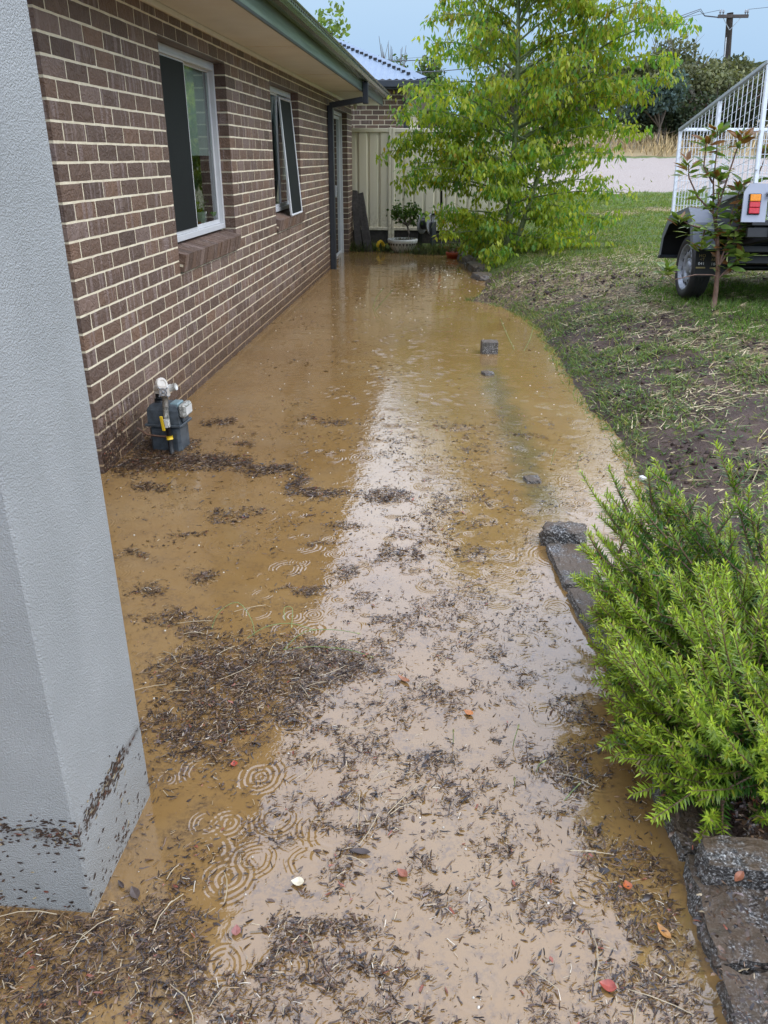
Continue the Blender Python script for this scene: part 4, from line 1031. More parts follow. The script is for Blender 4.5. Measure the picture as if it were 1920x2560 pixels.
# chassis
for x in (.16, TW - .22): tb_((x, .0, -.40), (x + .06, TL_, -.302), 'chassis_rail', 'black')
for y in (.03, .50, .95, 1.4, 1.85): tb_((.05, y, -.36), (TW - .05, y + .05, -.303), 'cross_member', 'black')
tb_((.0, .02, -.385), (TW, .055, -.31), 'rear_beam', 'black')
tb_((.06, .30, -.47), (TW - .06, .34, -.42), 'under_bar', 'black'); tb_((.06, .50, -.545), (TW - .06, .55, -.48), 'under_bar', 'black')
axl = MB().tube([MT @ Vector((-.02, 1.17, -.53)), MT @ Vector((TW + .02, 1.17, -.53))], .028, 10).build('axle', 'black', trl, True)
for x in (.10, TW - .10):
    mb = MB()
    for q in range(4):
        hl = .38 - .07 * q; pts = [MT @ Vector((x, 1.17 + hl * t, -.50 - .02 * q + .10 * (hl * t / .38) ** 2)) for t in np.linspace(-1, 1, 9)]
        mb.tube(pts, .016, 4)
    mb.build('leaf_spring', 'black', trl)
mb = MB(); apex = Vector((TW / 2, TL_ + 1.15, -.38))
for x in (.2, TW - .2): mb.tube([MT @ Vector((x, TL_ - .3, -.38)), MT @ apex], .035, 4)
mb.build('drawbar', 'black', trl); MB().lathe([(.0, -.05), (.03, -.05), (.04, .02), (.0, .05)], 12, Matrix.Translation(MT @ (apex + Vector((0, .08, 0))))).build('coupling', 'galv', trl)
# wheels, guards, flaps
for side in (0, 1):
    xo = -.11 if side == 0 else TW + .11; sg = 1 if side == 0 else -1
    Mw = MT @ Matrix.Translation((xo + sg * .085, 1.17, -.532)) @ Matrix.Rotation(R(-90) * sg, 4, 'Y')     # local +z points outward
    Mw = MT @ Matrix.Translation((xo + sg * .085, 1.17, -.532)) @ Matrix(((0, 0, -sg, 0), (1, 0, 0, 0), (0, -sg, 0, 0), (0, 0, 0, 1)))
    wheel = MB().lathe([(.198, .070), (.215, .082), (.245, .088), (.266, .078), (.279, .060), (.281, .03), (.277, .028), (.281, .026), (.281, .002), (.277, 0), (.281, -.002), (.281, -.026), (.277, -.028), (.281, -.03), (.279, -.060), (.266, -.078), (.245, -.088), (.215, -.082), (.198, -.070)], 48, Mw).build('wheel', 'rubber', trl, True)
    MB().lathe([(.206, .074), (.200, .080), (.192, .074), (.186, .05), (.178, .046), (.172, .02), (.168, .035), (.15, .052), (.12, .058), (.095, .045), (.088, .030), (.06, .030), (.055, .05), (.03, .058), (0, .058)], 48, Mw).build('rim', 'rim', wheel, True)
    mb = MB()
    for k in range(12):
        Mk = Mw @ Matrix.Rotation(k * math.pi / 6, 4, 'Z') @ Matrix.Translation((.148, 0, .0535)) @ Matrix.Rotation(R(28), 4, 'Y')
        mb.lathe([(.0, .003), (.017, .003), (.017, -.004)], 10, Mk)
    mb.build('rim_slots', 'black', wheel)
    mb = MB()
    for k in range(5): mb.lathe([(0, .05), (.010, .047), (.011, .03)], 6, Mw @ Matrix.Rotation(k * 2 * math.pi / 5, 4, 'Z') @ Matrix.Translation((.072, 0, 0)))
    mb.build('wheel_nuts', 'galv', wheel)
    x0, x1 = (-.215, .0) if side == 0 else (TW, TW + .215)
    prof = [(1.66, -.39), (1.60, -.20), (1.42, -.055), (.86, -.055), (.70, -.20), (.62, -.42)]
    mb = MB(); k = len(prof)
    for t_ in (0, .004):
        for y, z in prof: mb.v += [tuple(MT @ Vector((x0, y, z + t_))), tuple(MT @ Vector((x1, y, z + t_)))]
    for i in range(k - 1):
        mb.f += [(2 * i, 2 * i + 1, 2 * i + 3, 2 * i + 2), (2 * k + 2 * i, 2 * k + 2 * i + 2, 2 * k + 2 * i + 3, 2 * k + 2 * i + 1)]
    grd = mb.build('mudguard', 'guardgrey', trl)
    xs = x0 if side == 0 else x1
    mb = MB(); inner = [(1.60, -.39), (1.55, -.24), (1.40, -.13), (.90, -.13), (.76, -.24), (.69, -.42)]
    vs = [tuple((xs, y, z)) for y, z in prof] + [tuple((xs, y, z)) for y, z in inner] + [tuple((xs + .004, y, z)) for y, z in prof] + [tuple((xs + .004, y, z)) for y, z in inner]
    mb.add(vs, [(i, i + 1, k + i + 1, k + i) for i in range(k - 1)] + [(2 * k + i, 3 * k + i, 3 * k + i + 1, 2 * k + i + 1) for i in range(k - 1)] + [(k + i, k + i + 1, 3 * k + i + 1, 3 * k + i) for i in range(k - 1)], MT)
    mb.build('guard_skirt', 'guardgrey', grd)
    tb_((x0, 1.63, -.415), (x1, 1.70, -.385), 'guard_step', 'charcoal', grd)
    lin = MB()
    for i in range(k - 1):
        (ya, za), (yb_, zb) = prof[i], prof[i + 1]
        lin.add([(x0 + .006, ya, za - .006), (x1, ya, za - .006), (x1, yb_, zb - .006), (x0 + .006, yb_, zb - .006)], [(0, 3, 2, 1)], MT)
    lin.build('guard_lining', 'black', grd)
    xf0, xf1 = (-.150, .115) if side == 0 else (TW - .115, TW + .150)
    flap = tb_((xf0, .735, -.64), (xf1, .745, -.40), 'mud_flap', 'rubber', trl, .002)
    if side == 0:
        def text(s, x, z, size, mat, name='lettering'):
            cu = bpy.data.curves.new(name, 'FONT'); cu.body = s; cu.size = size; cu.extrude = .001; cu.space_character = 1.12
            tmp = bpy.data.objects.new(name, cu); COL.objects.link(tmp)
            dg = bpy.context.evaluated_depsgraph_get(); me = bpy.data.meshes.new_from_object(tmp.evaluated_get(dg))
            bpy.data.objects.remove(tmp)
            Mtx = MT @ Matrix.Translation((x, .7325, z)) @ Matrix.Rotation(R(90), 4, 'X')
            me.transform(Matrix.Translation(-world_loc(flap)) @ Mtx); me.materials.clear(); me.materials.append(MAT[mat])
            ob = bpy.data.objects.new(name, me); ob.location = world_loc(flap); COL.objects.link(ob)
            ob.parent = flap; ob.matrix_parent_inverse = Matrix.Translation(-world_loc(flap)); return ob
        text('HO', -.122, -.478, .036, 'gold'); text('R', -.015, -.478, .036, 'gold'); text('L', .058, -.480, .034, 'letterwhite')
        text('<T', -.112, -.508, .032, 'gold'); text('RE', -.012, -.508, .030, 'gold')
        text('041', -.124, -.543, .034, 'letterwhite'); text('1840', -.014, -.546, .034, 'letterwhite')
        tb_((-.140, .7315, -.572), (-.06, .7345, -.560), 'gold_bar', 'gold', flap, 0); tb_((-.02, .7315, -.574), (.065, .7345, -.562), 'gold_bar', 'gold', flap, 0)
# cage
for x in (0, TW - .03):
    for y, w_ in ((.0, .035), (1.005, .035), (TL_ - .035, .035)):
        tb_((x, y, .004), (x + .03, y + w_, CHt - .03), 'cage_post', 'galvwhite')
    tb_((x - .004, -.0, CHt - .03), (x + .034, TL_, CHt), 'cage_top_rail', 'galv')
tb_((.03, TL_ - .034, CHt - .032), (TW - .03, TL_ - .002, CHt - .002), 'cage_front_rail', 'galvwhite')
tb_((.03, -.0, CHt - .032), (TW - .03, .03, CHt - .002), 'cage_rear_rail', 'galvwhite')
def wires(a0, a1, axis, fixed, stepv, steph, name):
    mb = MB()
    def P(a, z, dz=0): return MT @ (Vector((a, fixed + dz, z)) if axis == 'x' else Vector((fixed + dz, a, z)))
    for a in np.arange(a0 + stepv, a1 - .01, stepv): mb.tube([P(a, .0), P(a, CHt - .02)], .0030, 4, cap=False)
    for z in np.arange(.06, CHt - .03, steph): mb.tube([P(a0, z, .005), P(a1, z, .005)], .0024, 4, cap=False)
    o = mb.build(name, 'galvwhite', trl); o['kind'] = 'stuff'; return o
wires(0, TL_, 'y', .012, .098, .075, 'side_wire_mesh'); wires(0, TL_, 'y', TW - .015, .098, .075, 'side_wire_mesh')
wires(0, TW, 'x', TL_ - .02, .0605, .078, 'front_wire_mesh'); wires(0, TW, 'x', .015, .0605, .078, 'rear_wire_mesh')
hin = MB().tube([MT @ Vector((.0, -.012, .10)), MT @ Vector((.0, -.012, .34))], .013, 8); hin.build('gate_hinge', 'galvwhite', trl)

# ================================================================== MAGNOLIA SAPLING
sx_, sy_ = 2.20, 6.86; sz_ = float(H(sx_, sy_))
sap = thing('young_magnolia', (sx_, sy_, sz_), 'young leggy shrub with rusty backed glossy leaves beside trailer wheel', 'shrub')
def SP(x, y, z): return Vector((sx_ + x, sy_ + y, sz_ + z))
mb = MB(); tr_ = [SP(0, 0, -.05), SP(-.005, 0, .12), SP(-.02, 0, .32), SP(-.06, .0, .52), SP(-.10, .0, .68)]
mb.tube(tr_, [.024, .020, .018, .016, .013], 8); mb.build('trunk', 'twig', sap, True)
mb = MB(); mb.tube([SP(-.01, 0, .25), SP(-.06, -.01, .27), SP(-.20, -.02, .27), SP(-.36, -.03, .23), SP(-.43, -.03, .27)], [.006, .005, .005, .004, .003], 5)
limbs = [
 [SP(-.02, 0, .34), SP(.02, .0, .54), SP(.01, 0, .72), SP(.05, .01, .95)],
 [SP(.01, 0, .68), SP(.10, 0, .84), SP(.16, 0, 1.02), SP(.20, 0, 1.19)],
 [SP(-.06, 0, .52), SP(-.13, .0, .74), SP(-.17, 0, .98), SP(-.18, .0, 1.18), SP(-.20, 0, 1.33)],
 [SP(-.17, 0, .96), SP(-.26, 0, 1.08), SP(-.27, 0, 1.27)],
 [SP(-.13, .0, .74), SP(-.27, 0, .86), SP(-.36, 0, 1.0), SP(-.38, 0, 1.10)],
 [SP(-.10, 0, .80), SP(-.06, 0, 1.05), SP(-.03, 0, 1.22), SP(-.02, 0, 1.30)],
 [SP(-.02, 0, .34), SP(.06, -.02, .50), SP(.15, -.03, .62), SP(.20, -.03, .80)],
 [SP(-.06, 0, .52), SP(-.18, -.02, .63), SP(-.30, -.02, .65), SP(-.39, -.02, .70)],
 [SP(-.01, 0, .23), SP(.05, -.02, .32), SP(.11, -.03, .38), SP(.15, -.03, .42)],
 [SP(-.10, 0, .68), SP(-.11, -.01, .84), SP(-.13, 0, 1.0)],
 [SP(.06, -.01, .50), SP(.07, -.03, .60), SP(.09, -.03, .70)],
 [SP(-.18, -.02, .63), SP(-.19, -.03, .56), SP(-.20, -.03, .50)]]
for l in limbs: mb.tube(l, list(np.linspace(.009, .004, len(l))), 5)
mb.build('branches', 'twig', sap, True)
LP, LD, LR, LS, LCo = [], [], [], [], []
for li, l in enumerate(limbs + [[SP(-.42, -.03, .27), SP(-.44, -.03, .31)]]):
    pts = [l[0].lerp(l[1], .5)] + list(l[1:])
    for k, p in enumerate(pts):
        tip = k == len(pts) - 1
        cnt = 15 if tip else 8
        for q in range(cnt):
            a_ = rng.uniform(0, 6.28); upk = rng.uniform(.25, 1.1) if tip else rng.uniform(-.25, .6)
            d = np.array([math.cos(a_), math.sin(a_), upk]); d /= np.linalg.norm(d)
            LP.append(np.array(p) + rng.normal(0, .012, 3) + (0, 0, -rng.uniform(0, .05) if tip else rng.uniform(-.05, .05))); LD.append(d); LR.append(rng.normal(0, .5))
            Lh = rng.uniform(.085, .145); LS.append((Lh * .60, Lh, Lh * .5))
            rusty = rng.random() < (.42 if tip and p.z > sz_ + .8 else .13)
            LCo.append((.27, .12, .04) if rusty else ((.16, .25, .05) if rng.random() < .55 else (.26, .33, .07) if rng.random() < .7 else (.08, .15, .04)))
n = len(LP)
scatter('foliage', LEAF_V, LEAF_F, np.array(LP), frames(np.array(LD), np.array(LR)), np.array(LS), np.array(LCo) * rng.uniform(.75, 1.2, (n, 1)), 'needle', sap)

# ================================================================== ROSEMARY (right foreground)
ros = thing('rosemary_bush', (1.02, 1.98, .08), 'bright green rosemary bush spilling over the stone kerb', 'shrub')
ND_V = [(-.5, 0, 0), (.5, 0, 0), (.55, .5, .10), (-.55, .5, .10), (0, 1, .06)]
NP, NDr, NS, NC, NR = [], [], [], [], []
stem = MB()
def rstem(b0, tip, sag, dens=1.0):
    b0, tip = np.array(b0), np.array(tip); L = np.linalg.norm(tip - b0)
    mid = b0 + (tip - b0) * .5 + np.array([0, 0, -sag])
    ts = np.linspace(0, 1, 7); pts = [(1 - t) ** 2 * b0 + 2 * t * (1 - t) * mid + t * t * tip for t in ts]
    stem.tube(pts, list(np.linspace(.0042, .0014, 7)), 4, cap=False)
    s0 = .06 if L < .4 else .12
    n = int(L * (1 - s0) / .0022 * dens)
    for k in range(n):
        t = s0 + (1 - s0) * (k + rng.random() * .6) / n
        p = (1 - t) ** 2 * b0 + 2 * t * (1 - t) * mid + t * t * tip
        d = norm(2 * (1 - t) * (mid - b0) + 2 * t * (tip - mid))
        a_ = k * 1.5708 * 1.06 + rng.uniform(-.5, .5)
        u = np.cross(d, [0, 0, 1.]); u = u / (np.linalg.norm(u) + 1e-6) if np.linalg.norm(u) > .05 else np.array([1., 0, 0]); v = np.cross(u, d)
        out = u * math.cos(a_) + v * math.sin(a_)
        op_ = 1.25 * (1 - t) ** .30 + .30
        NP.append(p); NDr.append(d * .62 + out * op_ + (0, 0, .10)); NR.append(0)
        Ln = rng.uniform(.020, .033) * (1.0 if t < .9 else .72)
        NS.append((.0045, Ln, Ln * .5))
        young = max(0, (t - .45) / .55) * rng.uniform(.4, 1)
        c = np.array([.055, .155, .020]) * (1 - young) + np.array([.50, .62, .055]) * young
        if rng.random() < .05: c = np.array([.36, .36, .04])
        if rng.random() < .035: c = np.array([.30, .22, .12])
        NC.append(c * rng.uniform(.7, 1.25))
RB = [(1.02, 2.0), (.88, 1.85), (.92, 2.2), (1.15, 1.9), (.80, 1.72), (1.0, 1.7), (1.15, 2.2), (1.0, 2.35)]
ns_ = 560
for i in range(ns_):
    bx, by = RB[i % len(RB)]
    b0 = (bx + rng.normal(0, .07), by + rng.normal(0, .08), .10 + rng.uniform(-.02, .12))
    a_ = rng.uniform(0, 2 * math.pi); e_ = math.acos(1 - rng.random() * .93) ; e_ = R(90) - e_
    e_ = max(e_, R(4)); L = rng.uniform(.26, .54) * (.90 + .28 * math.sin(e_)); a_ = a_ if rng.random() < .45 else rng.normal(R(205), R(50)); e_ = e_ * rng.uniform(.55, 1)
    d = np.array([math.cos(a_) * math.cos(e_), math.sin(a_) * math.cos(e_), math.sin(e_)])
    tip = np.array(b0) + d * L + (0, 0, .05 * math.cos(e_)); tip[2] = min(tip[2], rng.uniform(.38, .53))
    tip[0] = max(tip[0], .46 + .55 * max(0, 1.62 - tip[1])); tip[1] = max(tip[1], 1.36 + rng.uniform(0, .1)); tip[2] = max(tip[2], .075)
    rstem(b0, tip, .05 + .10 * math.cos(e_))
for i in range(150):     # low growth hanging over the kerb
    by = rng.uniform(1.55, 2.35); rstem((rng.normal(.80, .05), by, rng.uniform(.10, .24)), (rng.uniform(.47, .66), by + rng.normal(0, .12), rng.uniform(.09, .22) + .25 * rng.random() * (by - 1.4)), .02)
# the longest sprigs that reach out over the kerb and above the rest
for b0, tip in (((.74, 2.04, .22), (.455, 2.06, .30)), ((.74, 1.98, .2), (.462, 1.84, .20)), ((.76, 2.12, .25), (.465, 2.16, .36)), ((.76, 1.9, .2), (.48, 1.80, .26)), ((.78, 2.16, .25), (.50, 2.30, .44)), ((.74, 1.8, .16), (.50, 1.62, .14)), ((.78, 2.2, .3), (.54, 2.36, .52)), ((.72, 1.86, .20), (.47, 1.72, .11)), ((.74, 1.95, .22), (.475, 1.90, .18)), ((.80, 2.15, .2), (.425, 2.21, .33)), ((.8, 2.2, .25), (.445, 2.28, .40)), ((.84, 2.25, .3), (.52, 2.40, .46)),
                ((.85, 2.3, .3), (.60, 2.45, .58)), ((.9, 2.3, .35), (.672, 2.42, .66)), ((.92, 2.25, .35), (.72, 2.36, .54)), ((.95, 2.25, .35), (.80, 2.30, .53)), ((.97, 2.2, .4), (.862, 2.30, .70)), ((1.0, 2.2, .4), (.92, 2.22, .58)),
                ((1.02, 2.2, .4), (.97, 2.2, .60)), ((.78, 2.05, .2), (.47, 2.08, .26)), ((.76, 1.8, .18), (.47, 1.66, .10)), ((.8, 1.75, .15), (.55, 1.50, .085)), ((.85, 1.7, .15), (.63, 1.42, .08)), ((.86, 2.3, .28), (.56, 2.52, .50)), ((.88, 2.32, .3), (.64, 2.48, .55)),
                ((.92, 2.3, .3), (.72, 2.46, .52)), ((.88, 2.2, .3), (.60, 2.30, .55)), ((.85, 2.1, .3), (.55, 2.15, .45)), ((.82, 2.0, .3), (.53, 2.0, .36))):
    rstem(b0, tip, .05, 1.15)
    for q in range(4):
        f = .35 + .14 * q; p = np.array(b0) * (1 - f) + np.array(tip) * f
        rstem(p, p + (np.array(tip) - np.array(b0)) * .20 + rng.normal(0, .035, 3) + (0, 0, .02), .01)
stem.build('stems', 'twig', ros)
scatter('needle_leaves', ND_V, BLADE_F, np.array(NP), frames(np.array(NDr), rng.normal(0, .3, len(NP))), np.array(NS), np.array(NC), 'needle', ros)
n = 16; dp_ = np.array([.70, 1.56, .20]); dd_ = np.array([.06, -.045, .01])
P = dp_ - dd_ * np.linspace(0, 1, n)[:, None]
o = scatter('dead_sprig', ND_V, BLADE_F, P, frames(rng.normal(0, 1, (n, 3)) + (-1, .3, .3), rng.normal(0, .3, n)), np.stack([np.full(n, .003), rng.uniform(.012, .022, n), np.full(n, .01)], 1), pick([(.42, .30, .18)], [1], n), 'needle', ros)

# ================================================================== BOX ELDER
tx, ty = .85, 12.75; tz = float(H(tx, ty))
tree = thing('box_elder_tree', (tx, ty, tz - .05), 'young box elder tree with drooping yellow green leaves before fence', 'tree')
trunk = [np.array(p) for p in ((tx, ty, tz - .1), (tx + .02, ty, 1.0), (tx + .02, ty, 2.0), (tx - .02, ty, 3.0), (tx - .10, ty + .05, 4.2), (tx - .05, ty, 5.6))]
mb = MB(); mb.tube(trunk, [.06, .048, .038, .030, .020, .008], 8)
mb.tube([(tx + .1, ty, tz - .05), (tx + .35, ty + .05, 1.1), (tx + .7, ty, 2.4), (tx + 1.0, ty, 3.8), (tx + 1.15, ty, 5.0)], [.045, .036, .028, .018, .007], 7)
mb.build('trunk', 'greentwig', tree, True)
def tpt(z, ld):
    if ld == 0:
        zs = [t[2] for t in trunk]; return np.array([np.interp(z, zs, [t[0] for t in trunk]), np.interp(z, zs, [t[1] for t in trunk]), z])
    return np.array([np.interp(z, [tz, 1.1, 2.4, 3.8, 5.0], [tx + .1, tx + .35, tx + .7, tx + 1.0, tx + 1.15]), ty, z])
br = MB(); LP, LD, LS, LCo = [], [], [], []
def leafset(p, yel):
    """a compound leaf: stalk with three to five drooping leaflets"""
    a_ = rng.uniform(0, 6.28); d = np.array([math.cos(a_), math.sin(a_), rng.uniform(-.5, .35)]); d /= np.linalg.norm(d)
    q = p + d * rng.uniform(.04, .09); base = rng.random()
    for k in range(rng.integers(3, 6)):
        off = rng.normal(0, .032, 3); b2 = rng.uniform(0, 6.28)
        LP.append(q + off + d * .02 * k); LD.append(d * .35 + np.array([.45 * math.cos(b2), .45 * math.sin(b2), -rng.uniform(.35, 1.3)]))
        Ln = rng.uniform(.055, .105); LS.append((Ln * .72, Ln, Ln * .6))
        c = np.array([.28, .37, .038]) if base < .45 else np.array([.42, .46, .048]) if base < .74 else np.array([.15, .30, .055])
        if yel > .5 and rng.random() < .22: c = np.array([.32, .29, .035])
        if rng.random() < .012: c = np.array([.45, .30, .03])
        LCo.append(c * rng.uniform(.75, 1.2))
nb_ = 128
for i in range(nb_):
    f = i / (nb_ - 1); z0 = tz + .12 + 4.9 * f ** 1.35; ld = 1 if (i % 5 == 3 and z0 < 4.8) else 0
    a_ = i * 2.39996 + rng.uniform(-.3, .3)
    Rz = np.interp(z0, [.3, .8, 1.3, 2.0, 2.8, 3.6, 4.6, 5.4], [1.30, 1.70, 1.85, 1.7, 1.4, 1.15, .9, .5]) * rng.uniform(.62, 1.12)
    if math.cos(a_) < -.35 and 2.5 < z0: Rz *= .80
    if i % 9 == 7 and f < .7: a_ = rng.normal(0, .35); z0 = 1.5 + 2.0 * f; Rz = rng.uniform(1.1, 1.5)
    if i % 9 == 4 and f < .55: a_ = R(180) + rng.normal(0, .3); z0 = .95 + 1.5 * f; Rz = rng.uniform(1.5, 1.95)
    p0 = tpt(z0, ld); rise = np.interp(z0, [.3, 1.0, 3.0, 5.0], [-.10, .25, .55, .75]) * Rz
    dr = np.array([math.cos(a_), math.sin(a_) * .9, 0]) * Rz
    p2 = p0 + dr + (0, 0, rise * .55); p1 = p0 + dr * .5 + (0, 0, rise * .75)
    bez = lambda t: (1 - t) ** 2 * p0 + 2 * t * (1 - t) * p1 + t * t * p2
    br.tube([bez(t) for t in np.linspace(0, 1, 6)], list(np.linspace(.016, .004, 6)), 5, cap=False)
    yel = vnoise(p2[0] * 1.3, p2[2] * 1.3, 9)
    for k in range(15):
        t = .18 + .82 * (k + rng.random()) / 15; q0 = bez(min(t, 1))
        sd = rng.normal(0, 1, 3) * (1, 1, .5); sd /= np.linalg.norm(sd); Ls = rng.uniform(.16, .42) * (1.1 - .5 * t)
        q1 = q0 + sd * Ls + (dr / (Rz + 1e-6)) * Ls * .5 + (0, 0, -.10 * Ls)
        br.tube([q0, (q0 + q1) / 2 + (0, 0, .03), q1], [.004, .003, .002], 3, cap=False)
        for s in np.linspace(.15, 1, 6): leafset(q0 + (q1 - q0) * s, float(yel))
br.build('branches', 'greentwig', tree)
n = len(LP)
LP = np.array(LP); LP[:, 2] = np.maximum(LP[:, 2], H(LP[:, 0], LP[:, 1]) + .10)
kk = ~(((LP[:, 2] < .78) & (LP[:, 0] < -.22)) | ((LP[:, 2] < .5) & (LP[:, 0] < .15)))
LP = LP[kk]; LD = np.array(LD)[kk]; LS = np.array(LS)[kk]; LCo = np.array(LCo)[kk]; n = len(LP)
scatter('crown', LEAF_V, LEAF_F, LP, frames(np.array(LD), rng.normal(0, .6, n)), np.array(LS), np.array(LCo), 'leaf', tree)
print('tree leaflets', n, 'needles', len(NP))

# ================================================================== FAR TREES, POLE, CABLES
def bush(name, c, s, n, cols, w, leaf, lab, seed, group=None, lobes=14, trunk_mat='bark', bare=0, low=0.0):
    r = np.random.default_rng(seed)
    c = np.array(c, float); s = np.array(s, float)
    t = thing(name, tuple(c), lab, 'tree' if s[2] > 1.2 else 'shrub', group)
    L = r.normal(0, 1, (lobes, 3)); L /= np.linalg.norm(L, axis=1, keepdims=True); L[:, 2] = np.abs(L[:, 2]) * 1.1 - .15 - low
    L *= r.uniform(.35, .82, (lobes, 1)); lr = r.uniform(.26, .46, lobes)
    ctr = c + (0, 0, s[2] * .52)
    k = r.integers(0, lobes, n); d = r.normal(0, 1, (n, 3)); d /= np.linalg.norm(d, axis=1, keepdims=True)
    rad = r.random(n) ** .45
    P = ctr + (L[k] + d * (rad * lr[k])[:, None]) * s * (1, 1, .52)
    P[:, 2] = np.maximum(P[:, 2], H(P[:, 0], P[:, 1]) + .05)
    tone = (.72 + .5 * r.random(lobes))[k]
    C = np.array(cols)[r.choice(len(cols), n, p=np.array(w) / sum(w))] * (tone * r.uniform(.7, 1.25, n))[:, None]
    mb = MB(); root = Vector((c[0], c[1], c[2] - .1)); m_ = root + Vector((s[0] * .05, 0, s[2] * .32))
    mb.tube([root, m_], [s[2] * .03, s[2] * .02], 6); 
    for q in range(lobes):
        e_ = Vector(ctr + L[q] * s * (1, 1, .52)); mb.tube([m_, m_.lerp(e_, .5) + Vector((0, 0, s[2] * .04)), e_], [s[2] * .013, s[2] * .009, s[2] * .003], 4, cap=False)
    for q in range(bare):
        a_ = r.uniform(0, 6.28); e_ = Vector(ctr + np.array([math.cos(a_) * .5, math.sin(a_) * .5, r.uniform(.7, 1.25)]) * s * (1, 1, .52)); m2 = m_.lerp(e_, .55)
        mb.tube([m2, e_], [s[2] * .008, s[2] * .002], 3, cap=False); mb.tube([m2.lerp(e_, .4), m2.lerp(e_, .6) + Vector((r.normal(0, .1) * s[0], 0, .12 * s[2]))], [s[2] * .004, s[2] * .001], 3, cap=False)
    mb.build('trunk', trunk_mat, t)
    scatter('crown', LEAF_V, LEAF_F, P, frames(r.normal(0, 1, (n, 3)), r.uniform(0, 6, n)), leaf * r.uniform(.6, 1.3, n), C, 'farleaf', t)
    return t
OL = [(.15, .16, .075), (.11, .125, .062), (.20, .20, .095)]; DK = [(.040, .060, .034), (.060, .080, .042), (.08, .10, .047)]; BL = [(.10, .15, .14), (.075, .115, .105)]
GR = [(.09, .15, .03), (.13, .20, .04), (.07, .12, .03)]; RD = [(.09, .055, .045), (.06, .06, .035), (.07, .09, .03)]
def gz_(x, y): return float(H(x, y))
bush('olive_tree', (8.7, 36, gz_(8.7, 36)), (2.5, 2.0, 3.45), 13000, OL, [3, 2, 2], .17, 'tall olive green tree with dead inner twigs on dry hillside', 61, None, 22, bare=10)
bush('olive_tree', (10.9, 37, gz_(10.9, 37)), (2.0, 1.6, 2.9), 8000, OL, [3, 2, 2], .16, 'rounded olive tree just right of the taller one', 62, None, 16)
bush('dark_pine', (12.9, 46, gz_(12.9, 46)), (2.8, 2.2, 3.4), 6500, DK, [2, 2, 1], .2, 'dark green tree standing behind the power pole', 63, None, 18)
bush('blue_shrub', (7.35, 32.5, gz_(7.35, 32.5)), (1.3, 1.2, 2.4), 3600, BL + DK[:1], [2, 2, 1], .15, 'blue grey leaved shrub at the foot of olive tree', 64, None, 12)
bush('dark_shrub', (7.7, 33.2, gz_(7.7, 33.2)), (1.6, 1.0, 1.6), 4000, DK, [3, 2, 1], .15, 'low dark thicket below the blue grey shrub', 65, None, 14, low=.25)
bush('dark_shrub', (9.6, 34.0, gz_(9.6, 34)), (2.2, 1.2, 1.9), 5000, DK + RD, [3, 2, 1, 1, 1, 1], .15, 'dark twiggy shrub behind left end of trailer cage', 66, None, 16, low=.2, bare=8)
bush('red_shrub', (12.6, 34.0, gz_(12.6, 34)), (2.0, 1.4, 2.8), 5200, RD, [3, 2, 2], .16, 'reddish brown shrub seen through the trailer cage', 67, None, 14, bare=6)
bush('green_shrub', (14.6, 33.0, gz_(14.6, 33)), (1.6, 1.3, 2.5), 3600, GR, [1, 1, 2], .16, 'green shrub behind the right end of trailer cage', 68, None, 12)
for i, (x, y, sx, sz, lab) in enumerate(((5.0, 36, 2.0, 3.2, 'grey green tree just right of the box elder crown'), (2.6, 38, 2.2, 3.4, 'grey green tree hidden behind the box elder crown'), (.4, 37, 1.8, 2.9, 'grey green tree left of box elder trunk, beyond the fence'))):
    bush('hillside_tree', (x, y, gz_(x, y)), (sx, 1.8, sz), 4200, OL + GR[:1], [2, 2, 1, 1], .18, lab, 70 + i, None, 14, bare=5)
bush('garden_tree', (-1.05, 30, 1.0), (1.15, 1.1, 3.6), 3600, GR + OL[:1], [2, 1, 2, 2], .15, 'green tree top showing beyond the blue grey roof corner', 75, None, 12)
bush('garden_tree', (-2.1, 29, 1.0), (.9, .9, 3.55), 1700, GR, [2, 1, 2], .14, 'tree with bare twigs showing above blue grey roof ridge', 76, None, 9, bare=16)
bush('leafy_tree', (-3.0, 20.6, 0.2), (1.25, 1.0, 4.35), 2600, [(.16, .24, .04), (.21, .27, .05)], [1, 1], .13, 'light green tree top rising above the green gutter', 77, None, 13)
# pole
pole = thing('power_pole', (11.25, 38, gz_(11.25, 38)), 'leaning timber power pole with one crossarm behind the trailer', 'power pole')
pb, ptp = Vector((11.32, 38, gz_(11.3, 38) - .2)), Vector((10.83, 38, 6.86))
MB().tube([pb, ptp], [.155, .125], 10).build('pole_shaft', 'polewood', pole, True)
MB().box((10.33, 37.80, 6.66), (11.52, 37.88, 6.78), bev=.01).build('crossarm', 'polewood', pole)
MB().tube([(10.55, 37.83, 6.66), (10.86, 37.85, 6.25)], .014, 5).build('arm_brace', 'galv', pole); MB().tube([(11.22, 37.83, 6.66), (10.88, 37.85, 6.25)], .014, 5).build('arm_brace', 'galv', pole)
for x in (10.40, 10.52, 11.38, 11.47):
    MB().lathe([(0, 0), (.02, 0), (.02, .06), (.04, .06), (.045, .10), (.03, .12), (.04, .14), (.02, .17), (0, .17)], 10, Matrix.Translation((x, 37.84, 6.78))).build('insulator', 'greyplastic', pole, True)
MB().box((10.85, 37.72, 4.62), (11.0, 37.86, 4.86), bev=.01).build('cable_box', 'black', pole)
MB().tube([Vector((10.80, 37.9, 6.0)), Vector((10.90, 37.9, 4.86))], .02, 6).build('cable_guard', 'galvwhite', pole); MB().tube([Vector((11.02, 37.85, 4.1)), Vector((11.13, 37.85, 2.6))], .03, 6).build('cable_guard', 'galvwhite', pole)
